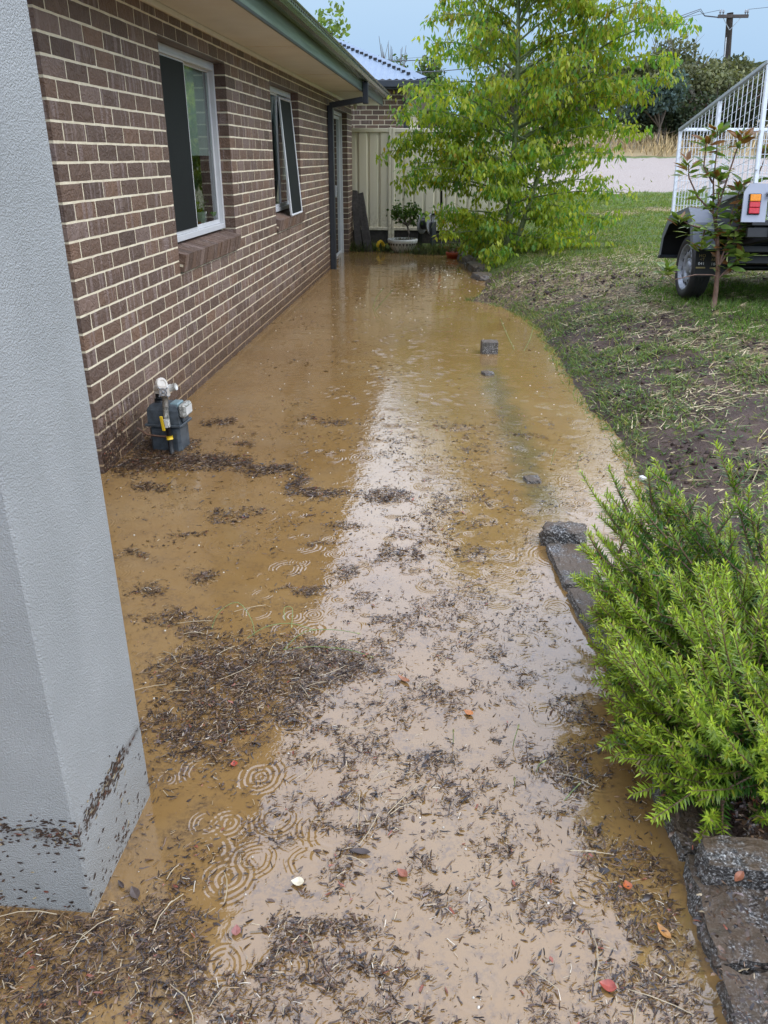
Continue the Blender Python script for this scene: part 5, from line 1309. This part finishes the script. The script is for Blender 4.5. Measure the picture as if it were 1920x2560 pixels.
def cable(pts, sag, lab, r=.013):
    mb = MB(); a_, c_ = Vector(pts[0]), Vector(pts[-1])
    q = [a_.lerp(c_, t) + Vector((0, 0, -4 * sag * t * (1 - t))) for t in np.linspace(0, 1, 15)]
    pre = [Vector(p) for p in pts[1:-1]]
    if pre: q = [a_] + [pre[-1].lerp(c_, t) + Vector((0, 0, -4 * sag * t * (1 - t))) for t in np.linspace(0, 1, 15)]; q = [a_] + pre[:-1] + q[1:]
    mb.tube(q, r, 4); tag(mb.build('power_cable', 'wire', origin=tuple(a_)), lab, 'cable', 'cables strung from the power pole')
cable([(10.34, 37.84, 6.70), (9.75, 37.6, 6.72), (9.4, 37.0, 6.86), (-3.5, 26.5, 4.15)], .55, 'upper cable strung left from crossarm towards the tree')
cable([(10.34, 37.84, 6.68), (9.75, 37.6, 6.70), (9.38, 37.0, 6.80), (-4.5, 25.5, 3.75)], .70, 'lower cable strung left from crossarm towards the tree')
cable([(11.45, 37.84, 6.95), (30, 40, 9.5)], .2, 'thin cable leaving crossarm towards the right edge', .008)
cable([(10.45, 37.84, 6.95), (-6, 52, 6.6)], .35, 'thin faint cable running left behind the tree top', .008)

# ================================================================== GRASS, WEEDS, STRAW, GRAVEL
def place(n, x0, x1, y0, y1, f):
    x = rng.uniform(x0, x1, n); y = rng.uniform(y0, y1, n); k = rng.random(n) < f(x, y); x, y = x[k], y[k]
    return np.stack([x, y, H(x, y)], 1)
def blades(name, P, hlo, hhi, w, cols, wt, lean=.6, kind='stuff', mat='leaf'):
    n = len(P); d = rng.normal(0, lean, (n, 3)); d[:, 2] = np.abs(d[:, 2]) * .3 + rng.uniform(.25, 1, n)
    h = rng.uniform(hlo, hhi, n)
    o = scatter(name, BLADE_V, BLADE_F, P, frames(d, rng.uniform(0, 6.28, n)), np.stack([np.full(n, w) * rng.uniform(.6, 1.3, n), h, h * .8], 1), pick(cols, wt, n, .22), mat)
    return tag(o, kind=kind)
GC = [(.18, .26, .085), (.25, .32, .11), (.12, .18, .055), (.42, .37, .20)]
def clump(x, y):
    d = x - xw(y); c = np.clip((fbm(x * 1.7, y * 1.7, 21) - .33) * 4, .22, 1) * np.clip((fbm(x * 6.5, y * 6.5, 22) - .40) * 6, .05, 1)
    return c * np.clip((d + .05) / .12, 0, 1) * np.where(y < 3.6, .6, 1)
P = place(230000, .3, 4.6, 3.0, 9.5, lambda x, y: clump(x, y) * np.where((y > 6.3) & (x > 2.0), 0.2, .38))
blades('bank_grass', P, .025, .07, .0065, GC, [3, 2, 3, 1.6], .9)
# broad leaved weeds in flat patches
P = place(130000, .5, 3.8, 3.0, 9, lambda x, y: clump(x, y) * .3 + clump(x + 3, y + 1) * .3)
n = len(P); d = rng.normal(0, 1, (n, 3)); d[:, 2] = rng.uniform(-.05, .45, n)
tag(scatter('weeds', LEAF_V, LEAF_F, P + (0, 0, .012), frames(d, rng.normal(0, .5, n)), np.stack([rng.uniform(.010, .018, n), rng.uniform(.020, .042, n), np.full(n, .016)], 1), pick([(.15, .23, .10), (.20, .28, .12), (.11, .18, .07), (.27, .28, .13)], [3, 2, 2, 1], n, .2), 'leaf'), kind='stuff')
# cut straw lying raked across the slope
P = place(140000, .2, 5.0, 3.2, 12, lambda x, y: np.clip((x - xw(y) + .03) / .2, 0, 1) * np.clip((fbm(x * 1.6 + 9, y * 2.4, 33) - .34) * 3.6, .22, 1) * np.where(y < 4.6, .4, 1) * np.clip((11.6 - y) / 1.5, 0, 1) * .7)
n = len(P); a_ = rng.normal(.6, .7, n); d = np.stack([np.cos(a_), np.sin(a_), rng.normal(.02, .16, n)], 1)
tag(scatter('cut_straw', BLADE_V, BLADE_F, P + (0, 0, .012), frames(d, rng.uniform(0, 6, n)), np.stack([rng.uniform(.003, .0065, n), rng.uniform(.03, .14, n), np.full(n, .02)], 1), pick([(.58, .49, .31), (.43, .34, .20), (.30, .25, .14), (.17, .115, .075), (.22, .25, .11)], [2.4, 3, 2, 2, 1.6], n), 'straw'), kind='stuff')
# clods of washed soil
P = place(20000, .5, 4.0, 3.0, 10, lambda x, y: np.clip((x - xw(y) - .0) / .15, 0, 1) * np.clip((fbm(x * 4, y * 4, 71) - .40) * 4, .05, 1)); n = len(P)
OC_V = [(1, 0, 0), (-1, 0, 0), (0, 1, 0), (0, -1, 0), (.1, .1, .8), (0, 0, -.6), (.6, .6, .3), (-.6, .5, .35), (.5, -.6, .35), (-.5, -.6, .3)]
OC_F = [(0, 6, 4), (6, 2, 4), (2, 7, 4), (7, 1, 4), (1, 9, 4), (9, 3, 4), (3, 8, 4), (8, 0, 4), (0, 5, 6), (6, 5, 2), (2, 5, 7), (7, 5, 1), (1, 5, 9), (9, 5, 3), (3, 5, 8), (8, 5, 0)]
tag(scatter('soil_clods', OC_V, OC_F, P, frames(rng.normal(0, 1, (n, 3)), rng.uniform(0, 6, n)), np.abs(rng.normal(0, .010, n)) + .005, pick([(.055, .034, .026), (.085, .055, .042), (.035, .022, .018)], [2, 1, 2], n), 'straw', None, .2), kind='stuff')
# weeds trailing along the water's edge
P = place(30000, .1, 1.6, 3.2, 9.6, lambda x, y: (np.abs(x - xw(y) - .02) < .10) * np.clip((fbm(x * 5, y * 5, 29) - .36) * 5, .05, 1)); P[:, 2] = np.maximum(P[:, 2], .0)
blades('edge_grass', P, .025, .075, .006, GC, [2, 1.5, 3, 2], 1.0)
# lawn
P = place(120000, -.2, 8, 8.2, 21, lambda x, y: np.clip((x - xw(y)) / .3, 0, 1) * np.clip((y - 8.4) / 3, .0, 1) * np.clip((20.8 - y) / .5, 0, 1) * .9)
blades('lawn_grass', P, .03, .085, .009, [(.13, .20, .04), (.18, .25, .05), (.10, .15, .035), (.28, .25, .10)], [3, 2, 2, 1.2], .7)
P = place(26000, 1.9, 5.0, 5.9, 8.4, lambda x, y: np.clip((x - 2.0 + .1 * (y - 6)) / .4, 0, 1) * .8)
blades('sapling_grass', P, .04, .11, .0055, [(.12, .22, .04), (.17, .28, .06), (.09, .16, .04)], [2, 2, 1], .6)
P = place(5200, 3.5, 20, 29.5, 38, lambda x, y: np.clip((fbm(x * .8, y * .8, 55) - .35) * 4, .1, 1))
blades('dry_grass', P, .25, .75, .035, [(.42, .31, .15), (.52, .40, .22), (.30, .22, .10)], [2, 2, 1], .3, mat='straw')
P = place(2200, -.2, 16, 18.5, 29.5, lambda x, y: .5 * (fbm(x * .7, y * .7, 57) > .58)); blades('drive_grass', P, .04, .12, .02, [(.22, .20, .09), (.14, .17, .05)], [1, 1], .6)
# tufts standing against the fence and among the pots
P = np.concatenate([np.stack([rng.normal(cx, sx, k), rng.normal(cy, .10, k), np.zeros(k)], 1) for cx, cy, sx, k in ((-1.62, 14.75, .10, 900), (-1.3, 14.72, .14, 300), (-.35, 14.35, .20, 900), (-.05, 14.4, .12, 350), (.20, 14.0, .08, 200))])
P[:, 2] = np.maximum(H(P[:, 0], P[:, 1]), 0); blades('fence_tufts', P, .06, .24, .010, [(.06, .10, .03), (.10, .13, .05), (.16, .14, .08), (.07, .06, .04)], [2, 2, 1, 1], .45)
# fallen white petals on the far water
n = 120; P = np.stack([rng.normal(-.05, .28, n), rng.normal(11.6, .8, n), np.full(n, .004)], 1); P = P[P[:, 0] < xw(P[:, 1]) - .04]; n = len(P)
tag(scatter('petals', CH_V, CH_F, P, frames(rng.normal(0, 1, (n, 3)) * (1, 1, .1), np.zeros(n)), np.stack([rng.uniform(.012, .03, n), rng.uniform(.012, .03, n), np.full(n, .01)], 1), pick([(.75, .73, .62)], [1], n, .08), 'straw'), kind='stuff')

# ================================================================== FLOATING BARK, STRAW AND LEAVES
E_ = [(-0.62, 2.09, 0.34, 0.20, 1.0), (-0.72, 1.82, 0.20, 0.17, 1.0), (-0.45, 2.13, 0.26, 0.14, 1), (-0.30, 2.22, 0.15, 0.09, 0.5), (-.52, 1.93, .20, .14, .9), (-.82, 1.03, .22, .12, .75), (-.55, 1.06, .12, .12, .8), (-.33, 1.0, .16, .10, .7), (.42, 1.08, .12, .10, .55), (.47, 1.42, .09, .09, .5), (-1.65, 4.0, .2, .3, 1), (-1.35, 3.95, .34, .15, 1), (-1.65, 4.13, 0.24, 0.26, 1), (-1.26, 3.96, 0.33, 0.11, 1), (-0.96, 3.88, 0.22, 0.11, 1), (-0.78, 3.74, 0.07, 0.16, 0.9), (-0.63, 3.57, 0.18, 0.08, 1), (-0.31, 3.56, 0.14, 0.1, 0.6), (-0.96, 2.7, 0.07, 0.09, 0.7), (-1.14, 2.52, 0.07, 0.05, 0.6), (-1.01, 2.4, 0.1, 0.06, 0.7), (-0.88, 2.3, 0.09, 0.07, 0.8), (-0.99, 3.31, 0.12, 0.08, 0.5), (-1.12, 3.08, 0.1, 0.04, 0.5), (-1.3, 2.87, 0.09, 0.04, 0.5), (-1.49, 3.59, 0.16, 0.06, 0.6), (-1.43, 4.65, 0.15, 0.09, 0.6), (-0.19, 2.93, 0.13, 0.1, 0.6), (-0.55, 2.63, 0.13, 0.03, 0.7), (-0.42, 2.77, 0.07, 0.08, 0.6), (-0.48, 6.04, 0.22, 0.32, 0.6), (-1.03, 6.28, 0.26, 0.19, 0.4), (-1.02, 5.15, 0.19, 0.11, 0.3), (-0.77, 4.76, 0.18, 0.11, 0.3), (-0.73, 5.41, 0.2, 0.14, 0.3), (-1.18, 4.28, 0.08, 0.08, 0.5), (-0.52, 3.03, 0.04, 0.04, 0.5), (-0.45, 3.25, 0.11, 0.07, 0.5), (-1.4, 9.66, 0.45, 0.27, 0.15), (-1.48, 7.93, 0.37, 0.48, 0.2), (-1.36, 6.03, 0.22, 0.29, 0.2), (-0.86, 7.1, 0.33, 0.29, 0.25), (0.18, 3.03, 0.1, 0.09, 0.35), (0.54, 4.6, 0.11, 0.07, 0.2)]
L_ = [(-0.76, 1.05, 0.19, 0.09, 0.8), (-0.56, 1.06, 0.11, 0.12, 0.85), (-0.34, 1.09, 0.14, 0.11, 0.75), (-0.21, 1.63, 0.27, 0.14, 0.5), (0.09, 1.72, 0.32, 0.13, 0.55), (0.25, 1.68, 0.2, 0.11, 0.7), (0.09, 2.16, 0.26, 0.15, 0.45), (-0.14, 2.48, 0.26, 0.19, 0.4), (0.1, 2.62, 0.28, 0.28, 0.25), (-0.24, 1.31, 0.27, 0.15, 0.55), (-0.43, 1.37, 0.07, 0.12, 0.6), (0.03, 1.34, 0.27, 0.17, 0.4), (0.25, 1.42, 0.22, 0.13, 0.5), (0.46, 1.63, 0.11, 0.1, 0.7), (0.48, 1.46, 0.1, 0.09, 0.7), (-0.06, 1.09, 0.29, 0.1, 0.6), (0.22, 1.09, 0.24, 0.09, 0.5), (0.41, 1.19, 0.12, 0.13, 0.75), (0.51, 1.25, 0.08, 0.14, 0.7), (0.38, 1.06, 0.14, 0.06, 0.8), (0.42, 1.93, 0.08, 0.11, 0.5), (-0.05, 1.89, 0.28, 0.13, 0.35), (-0.16, 1.0, 0.27, 0.06, 0.7), (-0.29, 1.21, 0.13, 0.07, 0.75), (-.80, 1.02, .25, .13, .9), (-.50, 1.08, .25, .14, .9), (-.2, 1.12, .25, .14, .8), (.05, 1.5, .35, .18, .55), (.0, 1.25, .35, .16, .55), (0, 2.9, .3, .25, .35), (.0, 3.5, .25, .3, .3), (-.1, 4.4, .3, .4, .2), (.1, 2.0, .3, .2, .5), (-.25, 1.9, .15, .2, .5), (-.25, 1.45, .2, .15, .65), (.1, 1.0, .4, .1, .7)]
def dens(x, y):
    wx = x + .22 * (fbm(x * 5, y * 5, 91) - .47) + .08 * (fbm(x * 22, y * 22, 98) - .47); wy = y + .22 * (fbm(x * 5, y * 5, 92) - .47) + .08 * (fbm(x * 22, y * 22, 99) - .47)
    m = np.zeros_like(x); er = np.clip((.5 * fbm(x * 12, y * 12, 86) + .5 * fbm(x * 30, y * 30, 87) - .36) * 7, .45, 1)
    for cx, cy, rx, ry, w in E_: m = np.maximum(m, w * er * np.clip(1.6 - 1.35 * np.sqrt(((wx - cx) / rx) ** 2 + ((wy - cy) / ry) ** 2), 0, 1))
    cl = np.clip((.5 * fbm(x * 7, y * 7, 93) + .5 * fbm(x * 22, y * 22, 97) - .42) * 6.5, 0.06, 1)
    for cx, cy, rx, ry, w in L_: m = np.maximum(m, min(1, w * .80) * cl * np.clip(2.0 - 1.3 * np.sqrt(((wx - cx) / rx) ** 2 + ((wy - cy) / ry) ** 2), 0, 1))
    m = np.maximum(m, np.interp(y, [1.0, 1.9, 2.6, 4], [.035, .022, .012, .010]) + .03 * (fbm(x * 5, y * 5, 95) > .56))
    m = m * (x > WX + .01) * np.where(y < 2.9, x < np.interp(y, [.5, 1.1, 1.4, 1.7, 2.0, 2.3, 2.7, 3.1], [.54, .565, .575, .565, .555, .52, .46, .42]), x < xw(y) - .02)
    m = m * ~((x < PX1 + .004) & (y > PY0 - .004) & (y < PY1 + .004))
    return m
def floaters(n, y0, y1, x0=-1.8, x1=1.0, gain=1.0):
    x = rng.uniform(x0, x1, n); y = rng.uniform(y0, y1, n); m = dens(x, y); k = rng.random(n) < m * gain
    return x[k], y[k], m[k]
BC = [(.044, .026, .018), (.088, .050, .031), (.028, .021, .020), (.19, .115, .066), (.15, .12, .115), (.24, .075, .045)]
def chips(name, n, y0, y1, smin, smax, gain, cols=BC, wt=(6, 6, 3.5, 2.4, .5, .5), asp=(.14, .42), thick=True):
    x, y, m = floaters(n, y0, y1, gain=gain); k = len(x)
    a_ = rng.normal(.5, .8, k); a_ += np.where(rng.random(k) < .3, rng.uniform(0, 3, k), 0)
    d = np.stack([np.cos(a_), np.sin(a_), rng.normal(0, .16, k)], 1)
    L = (smin + (smax * 1.35 - smin) * rng.random(k) ** 2.8) * rng.uniform(.6, 1.2, k)
    z = rng.uniform(-.001, .004, k) + m * rng.uniform(0, .007, k)
    o = scatter(name, CH_V, CH_F, np.stack([x, y, z], 1), frames(d, rng.normal(0, .22, k)), np.stack([L * rng.uniform(*asp, k), L, L * .5], 1), pick(cols, wt, k, .25), 'debris', None, .12)
    return tag(o, kind='stuff'), k
ct = 0
o, k = chips('floating_bark', 470000, .85, 2.9, .003, .013, .72); ct += k
o, k = chips('bark_pieces', 30000, .85, 2.9, .008, .022, .5)
o, k = chips('bark_pieces', 26000, 2.9, 5.0, .010, .030, .5); ct += k
o, k = chips('floating_bark', 420000, 2.9, 5.0, .005, .016, .7); ct += k
o, k = chips('floating_bark', 70000, 5.0, 11, .008, .028, .4); ct += k
# bark litter on the bed and the kerb behind it
n = 26000; x = rng.uniform(.56, 1.35, n); y = rng.uniform(.7, 1.75, n); k_ = rng.random(n) < np.where(x > .74, .8, .12) * np.where((y > 1.29) & (y < 1.43) & (x < .86), .25, 1); x, y = x[k_], y[k_]; n = len(x)
z = np.maximum(H(x, y) + .006, np.where(x < .84, .075, 0)) + rng.uniform(0, .012, n)
L = rng.uniform(.005, .022, n); a_ = rng.uniform(0, 6.28, n)
tag(scatter('bark_litter', CH_V, CH_F, np.stack([x, y, z], 1), frames(np.stack([np.cos(a_), np.sin(a_), rng.normal(0, .3, n)], 1), rng.normal(0, .4, n)), np.stack([L * rng.uniform(.15, .5, n), L, L * .5], 1), pick(BC + [(.34, .27, .17)], (6, 5, 4, 2, 1, .5, .7), n, .25), 'debris', None, .12), kind='stuff')
def straws(name, n, y0, y1, l0, l1, gain):
    x, y, m = floaters(n, y0, y1, gain=gain); k = len(x)
    a_ = rng.normal(.6, 1.1, k); d = np.stack([np.cos(a_), np.sin(a_), rng.normal(0, .10, k)], 1); L = rng.uniform(l0, l1, k) * rng.uniform(.4, 1.2, k)
    V = [(-.5, 0, 0), (.5, 0, 0), (.5, .5, .05), (-.5, .5, .05), (.45, 1, 0), (-.45, 1, 0)]; Fq = [(0, 1, 2), (0, 2, 3), (3, 2, 4), (3, 4, 5)]
    o = scatter(name, V, Fq, np.stack([x, y, rng.uniform(.001, .006, k) + m * .007], 1), frames(d, rng.normal(0, .4, k)), np.stack([rng.uniform(.0007, .0019, k), L, L * rng.uniform(-1, 3, k)], 1), pick([(.44, .36, .24), (.32, .23, .13), (.56, .50, .40), (.20, .13, .08)], [2.5, 3, 1.2, 3], k), 'straw')
    return tag(o, kind='stuff'), k
o, k = straws('floating_straw', 70000, .85, 2.9, .004, .028, .42); ct += k
o, k = straws('floating_straw', 22000, 2.9, 5, .01, .035, .35); ct += k
# shredded bark fibres and twig ends among the chips
for y0_, y1_, n_, l0_, l1_ in ((.85, 2.9, 330000, .006, .030), (2.9, 5.0, 150000, .010, .040)):
    x, y, m = floaters(n_, y0_, y1_, gain=.6); k = len(x)
    a_ = rng.normal(.5, .9, k); L = l0_ + (l1_ - l0_) * rng.random(k) ** 2.2
    V = [(-.5, 0, 0), (.5, 0, 0), (.9, .35, .12), (-.1, .4, .05), (.5, .75, .2), (-.5, .7, .06), (.1, 1, 0)]; Fq = [(0, 1, 2), (0, 2, 3), (3, 2, 4), (3, 4, 5), (5, 4, 6)]
    o = scatter('bark_fibres', V, Fq, np.stack([x, y, rng.uniform(-.001, .004, k) + m * rng.uniform(0, .009, k)], 1), frames(np.stack([np.cos(a_), np.sin(a_), rng.normal(0, .16, k)], 1), rng.normal(0, .5, k)), np.stack([np.clip(L * rng.uniform(.05, .16, k), .0007, .003), L, L * rng.uniform(-.4, .6, k)], 1), pick([(.055, .034, .024), (.12, .072, .045), (.21, .135, .08), (.30, .23, .15), (.03, .022, .02)], [4, 4, 2.5, 1.2, 3], k, .25), 'debris', None, .06)
    tag(o, kind='stuff')
print('debris', ct)
# long pale stalks
mb = MB()
for i in range(55):
    x, y, m = floaters(40, .9, 3.2, -1.2, .5, 1.0)
    if len(x) == 0: continue
    a_ = rng.normal(.6, .9); L = rng.uniform(.04, .13); c_ = rng.normal(0, .25); p = np.array([x[0], y[0], .007])
    pts = [p + np.array([math.cos(a_ + c_ * t) * L * t, math.sin(a_ + c_ * t) * L * t, .006 * math.sin(3 * t)]) for t in (0, .35, .7, 1)]
    mb.tube(pts, .0011, 4, cap=False)
MAT['stalk'] = simple('pale_stalk', (.42, .34, .22), .6, var=.25, vscale=9)
tag(mb.build('long_stalks', 'stalk'), kind='stuff')
# single fallen leaves and bark pieces one can pick out
def leaf_thing(x, y, L, ang, colr, lab, name='fallen_leaf', cat='leaf', wid=.45, curl=.25):
    mname = 'leafcol_%d' % len(MAT); MAT[mname] = simple(name + '_surface', colr, .42, var=.3, vscale=70)
    V = []; nl = 9
    for i in range(nl):
        t = i / (nl - 1); w = L * wid * (math.sin(math.pi * t ** .8) * .9 + .06) * .5
        z = curl * L * (t - .5) ** 2 * 2
        V += [(-w, t * L - L / 2, z + .25 * w), (0, t * L - L / 2, z), (w, t * L - L / 2, z + .35 * w)]
    Fq = [(i * 3 + j, i * 3 + j + 1, i * 3 + j + 4, i * 3 + j + 3) for i in range(nl - 1) for j in (0, 1)]
    z0 = .006
    o = MB().add(V, Fq, Matrix.Translation((x, y, z0)) @ Matrix.Rotation(ang, 4, 'Z')).build(name, mname, origin=(x, y, z0))
    sm = o.modifiers.new('thickness', 'SOLIDIFY'); sm.thickness = .0012
    return tag(o, lab, cat)
leaf_thing(.515, 1.225, .042, .5, (.42, .20, .06), 'orange brown leaf floating beside the kerb at lower right')
leaf_thing(.372, 1.09, .034, 1.3, (.30, .060, .04), 'red leaf scrap floating at the bottom, below the kerb end', wid=.8)
leaf_thing(.105, 1.93, .032, 1.0, (.42, .16, .05), 'small orange leaf scrap floating in mid pond', wid=.7)
leaf_thing(-.545, 1.655, .022, .3, (.36, .06, .03), 'bright red leaf scrap floating near the pillar', wid=.9)
leaf_thing(-.06, 1.33, .030, .9, (.28, .10, .06), 'dull red brown leaf floating left of the pale wood chip', wid=.7)
leaf_thing(-.10, 2.08, .05, .9, (.33, .14, .07), 'long russet leaf caught in the edge of bark mat', wid=.35)
leaf_thing(-.30, 1.285, .030, 1.6, (.66, .58, .42), 'pale curled leaf scrap floating among dark bark', wid=.8)
leaf_thing(.46, 1.34, .024, .2, (.38, .10, .03), 'orange red leaf scrap in debris by the kerb', wid=.9)
leaf_thing(-.41, 1.15, .026, .2, (.30, .12, .10), 'pinkish leaf scrap in bark close to the bottom', wid=.8)
leaf_thing(-.665, 1.225, .040, .7, (.085, .060, .048), 'flat dark bark piece floating beside the pillar foot', 'bark_piece', 'bark', .55, .1)
leaf_thing(-.705, 1.245, .028, .8, (.05, .035, .03), 'narrow black bark sliver beside the pillar foot', 'bark_piece', 'bark', .35, .1)
leaf_thing(-.165, 1.385, .05, 1.5, (.06, .045, .04), 'dark bark piece floating alone in the lower middle', 'bark_piece', 'bark', .35, .1)
leaf_thing(.68, 1.30, .04, 2.4, (.22, .08, .04), 'brown leaf lying on the wet kerb stones')
for o in [q for q in bpy.data.objects if q.get('label', '').startswith('brown leaf lying')]: o.location.z = .10
# drooping green weed stalks lying over the bark mat
def weed(pts, lab, heads=True, group='green weed stalks in the flood', r=.0013, col='greentwig'):
    pts = [Vector(p) for p in pts]; w = thing('weed_stalk', tuple(pts[0]), lab, 'weed', group)
    q = []
    for i in range(len(pts) - 1):
        a_ = pts[max(i - 1, 0)]; b_ = pts[i]; c_ = pts[i + 1]; d_ = pts[min(i + 2, len(pts) - 1)]
        for t in (0, .33, .66): q.append(.5 * ((2 * b_) + (-a_ + c_) * t + (2 * a_ - 5 * b_ + 4 * c_ - d_) * t * t + (-a_ + 3 * b_ - 3 * c_ + d_) * t ** 3))
    q.append(pts[-1]); MB().tube(q, r, 5).build('stalk', 'stalkgreen', w, True)
    if heads:
        dv = (q[-1] - q[-2]).normalized(); MB().tube([q[-1], q[-1] + dv * .006, q[-1] + dv * .014], [.0016, .0034, .0012], 6).build('seed_head', 'seedhead', w, True)
    return w
MAT['stalkgreen'] = simple('pale_green_stalk', (.20, .27, .09), .5, var=.2); MAT['seedhead'] = simple('seed_head', (.34, .34, .14), .6, var=.3, vscale=90)
weed([(-.80, 2.32, 0), (-.78, 2.36, .05), (-.72, 2.40, .07), (-.66, 2.35, .03), (-.64, 2.30, .0)], 'arched green weed stalk nearest the pillar, over bark mat')
weed([(-.66, 2.28, 0), (-.60, 2.31, .03), (-.52, 2.34, .03), (-.44, 2.335, .012)], 'low green weed stalk bending right over the bark mat')
weed([(-.52, 2.22, 0), (-.46, 2.29, .03), (-.36, 2.32, .025), (-.28, 2.325, .012)], 'long green weed stalk reaching right across the bark mat')
weed([(-.52, 2.22, 0), (-.42, 2.23, .012), (-.30, 2.225, .01), (-.22, 2.20, .004)], 'green weed stalk lying flat along bark mat edge')
weed([(-.55, 2.40, 0), (-.56, 2.44, .03), (-.53, 2.44, .03), (-.52, 2.37, .004)], 'small hooked weed stalk behind the bark mat')
weed([(.228, 1.80, -.02), (.232, 1.80, .02), (.24, 1.81, .055)], 'upright green seedling standing in the middle pond')
weed([(.06, 1.80, -.02), (.058, 1.80, .035)], 'short seed head left of the upright green seedling')
weed([(.285, 1.70, -.02), (.290, 1.70, .022), (.300, 1.705, .03)], 'bent seed head right of the upright green seedling')
weed([(.225, 1.64, -.02), (.222, 1.64, .02)], 'tiny seed head just below the upright green seedling')
weed([(.35, 1.60, 0), (.37, 1.62, .012), (.39, 1.645, .012)], 'curled pale weed tip floating near the rosemary')
weed([(.59, 4.10, -.02), (.60, 4.11, .045), (.61, 4.12, .075)], 'thin dark weed stem left of a pair beyond rosemary')
weed([(.72, 4.05, -.02), (.73, 4.06, .05), (.745, 4.07, .07)], 'thin dark weed stem right of a pair beyond rosemary')
weed([(.76, 3.38, -.02), (.76, 3.38, .04)], 'short black seed head in the pool behind kerb', r=.0016)
weed([(-.85, 8.9, -.02), (-.80, 8.9, .12), (-.72, 8.9, .22)], 'left thin bare stem standing in the far water', r=.004)
weed([(-.82, 8.7, -.02), (-.72, 8.7, .10), (-.60, 8.7, .24)], 'right thin bare stem standing in the far water', r=.004)
weed([(.60, 6.95, -.02), (.52, 7.0, .12), (.46, 7.05, .24)], 'tall pale weed leaning left over the square block', r=.003)
weed([(.66, 6.9, -.02), (.72, 6.95, .10), (.74, 7.0, .18)], 'tall pale weed leaning right beside the square block', r=.003)
weed([(1.42, 4.95, float(H(1.42, 4.95))), (1.41, 4.96, float(H(1.42, 4.95)) + .10), (1.405, 4.97, float(H(1.42, 4.95)) + .17)], 'single pale stalk standing on the muddy bank', r=.002, group='pale stalks on the bank')
# wooded rise closing the view far behind
n = 16000; r_ = np.random.default_rng(5)
x = r_.uniform(-25, 60, n); y = r_.uniform(52, 62, n); hgt = 2.2 + 2.6 * fbm(x * .22, x * 0 + 2, 81) 
P = np.stack([x, y, H(x, y) + r_.random(n) ** .7 * hgt], 1)
tag(scatter('distant_wood', LEAF_V, LEAF_F, P, frames(r_.normal(0, 1, (n, 3)), r_.uniform(0, 6, n)), r_.uniform(.35, .8, n), pick(OL + DK, [2, 2, 1, 2, 2, 1], n, .2), 'farleaf'), kind='stuff')
# wet litter splashed on the brickwork near the meter
n = 2600; y = 3.76 + np.abs(rng.normal(0, .28, n)); z = np.abs(rng.normal(0, .15, n)); k_ = (rng.random(n) < np.clip((fbm(y * 9, z * 14, 41) - .34) * 4, 0, 1) * np.clip(1.2 - z / .42, 0, 1)) & (y < 4.9)
y, z = y[k_], z[k_]; n = len(y); d = np.stack([np.full(n, .02), rng.normal(0, 1, n), rng.normal(0, .6, n)], 1); d_ = norm(d); nr = np.tile((1.0, 0, 0), (n, 1)); sd_ = norm(np.cross(d_, nr)); L = rng.uniform(.005, .018, n)
tag(scatter('splashed_litter', CH_V, CH_F, np.stack([np.full(n, WX + .003), y, z], 1), np.stack([sd_, d_, nr], 2), np.stack([L * .35, L, L * .3], 1), pick(BC + [(.30, .22, .13)], (6, 5, 4, 2, 1, .3, 1), n), 'debris', house, .1), kind='stuff')
# articulation joint running down from the first sill, and weep holes
MB().box((WX - .004, 5.308, -.1), (WX + .0030, 5.312, Z0 - 19 * CH)).build('control_joint', 'lintel', house)
for yy in (4.59, 6.99, 8.19, 9.63): MB().box((WX - .004, yy - .004, .133), (WX + .0012, yy + .004, .205)).build('weep_hole', 'black', house)
# bubbles and splashes thrown up by the rain
n = 420; y = .95 + 10 * rng.random(n) ** 1.6; x = rng.uniform(-1.7, .95, n); k_ = (x < xw(y) - .08) & ~((x < PX1 + .02) & (y < PY1 + .02)) & ~((y < 3.2) & (x > .38)); x, y = x[k_], y[k_]; n = len(x)
HB_V = [(math.cos(t) * r_, math.sin(t) * r_, z) for r_, z in ((1, 0), (.75, .6)) for t in np.linspace(0, 2 * math.pi, 9)[:-1]] + [(0, 0, .9)]
HB_F = [f for i in range(8) for f in ((i, (i + 1) % 8, 8 + (i + 1) % 8), (i, 8 + (i + 1) % 8, 8 + i), (8 + i, 8 + (i + 1) % 8, 16))]
tag(scatter('rain_bubbles', HB_V, HB_F, np.stack([x, y, np.full(n, .0005)], 1), np.tile(np.eye(3), (n, 1, 1)), (.0012 + .0022 * rng.random(n)) * (1 + y * .12), pick([(.55, .50, .42)], [1], n, .1), 'debris'), kind='stuff')
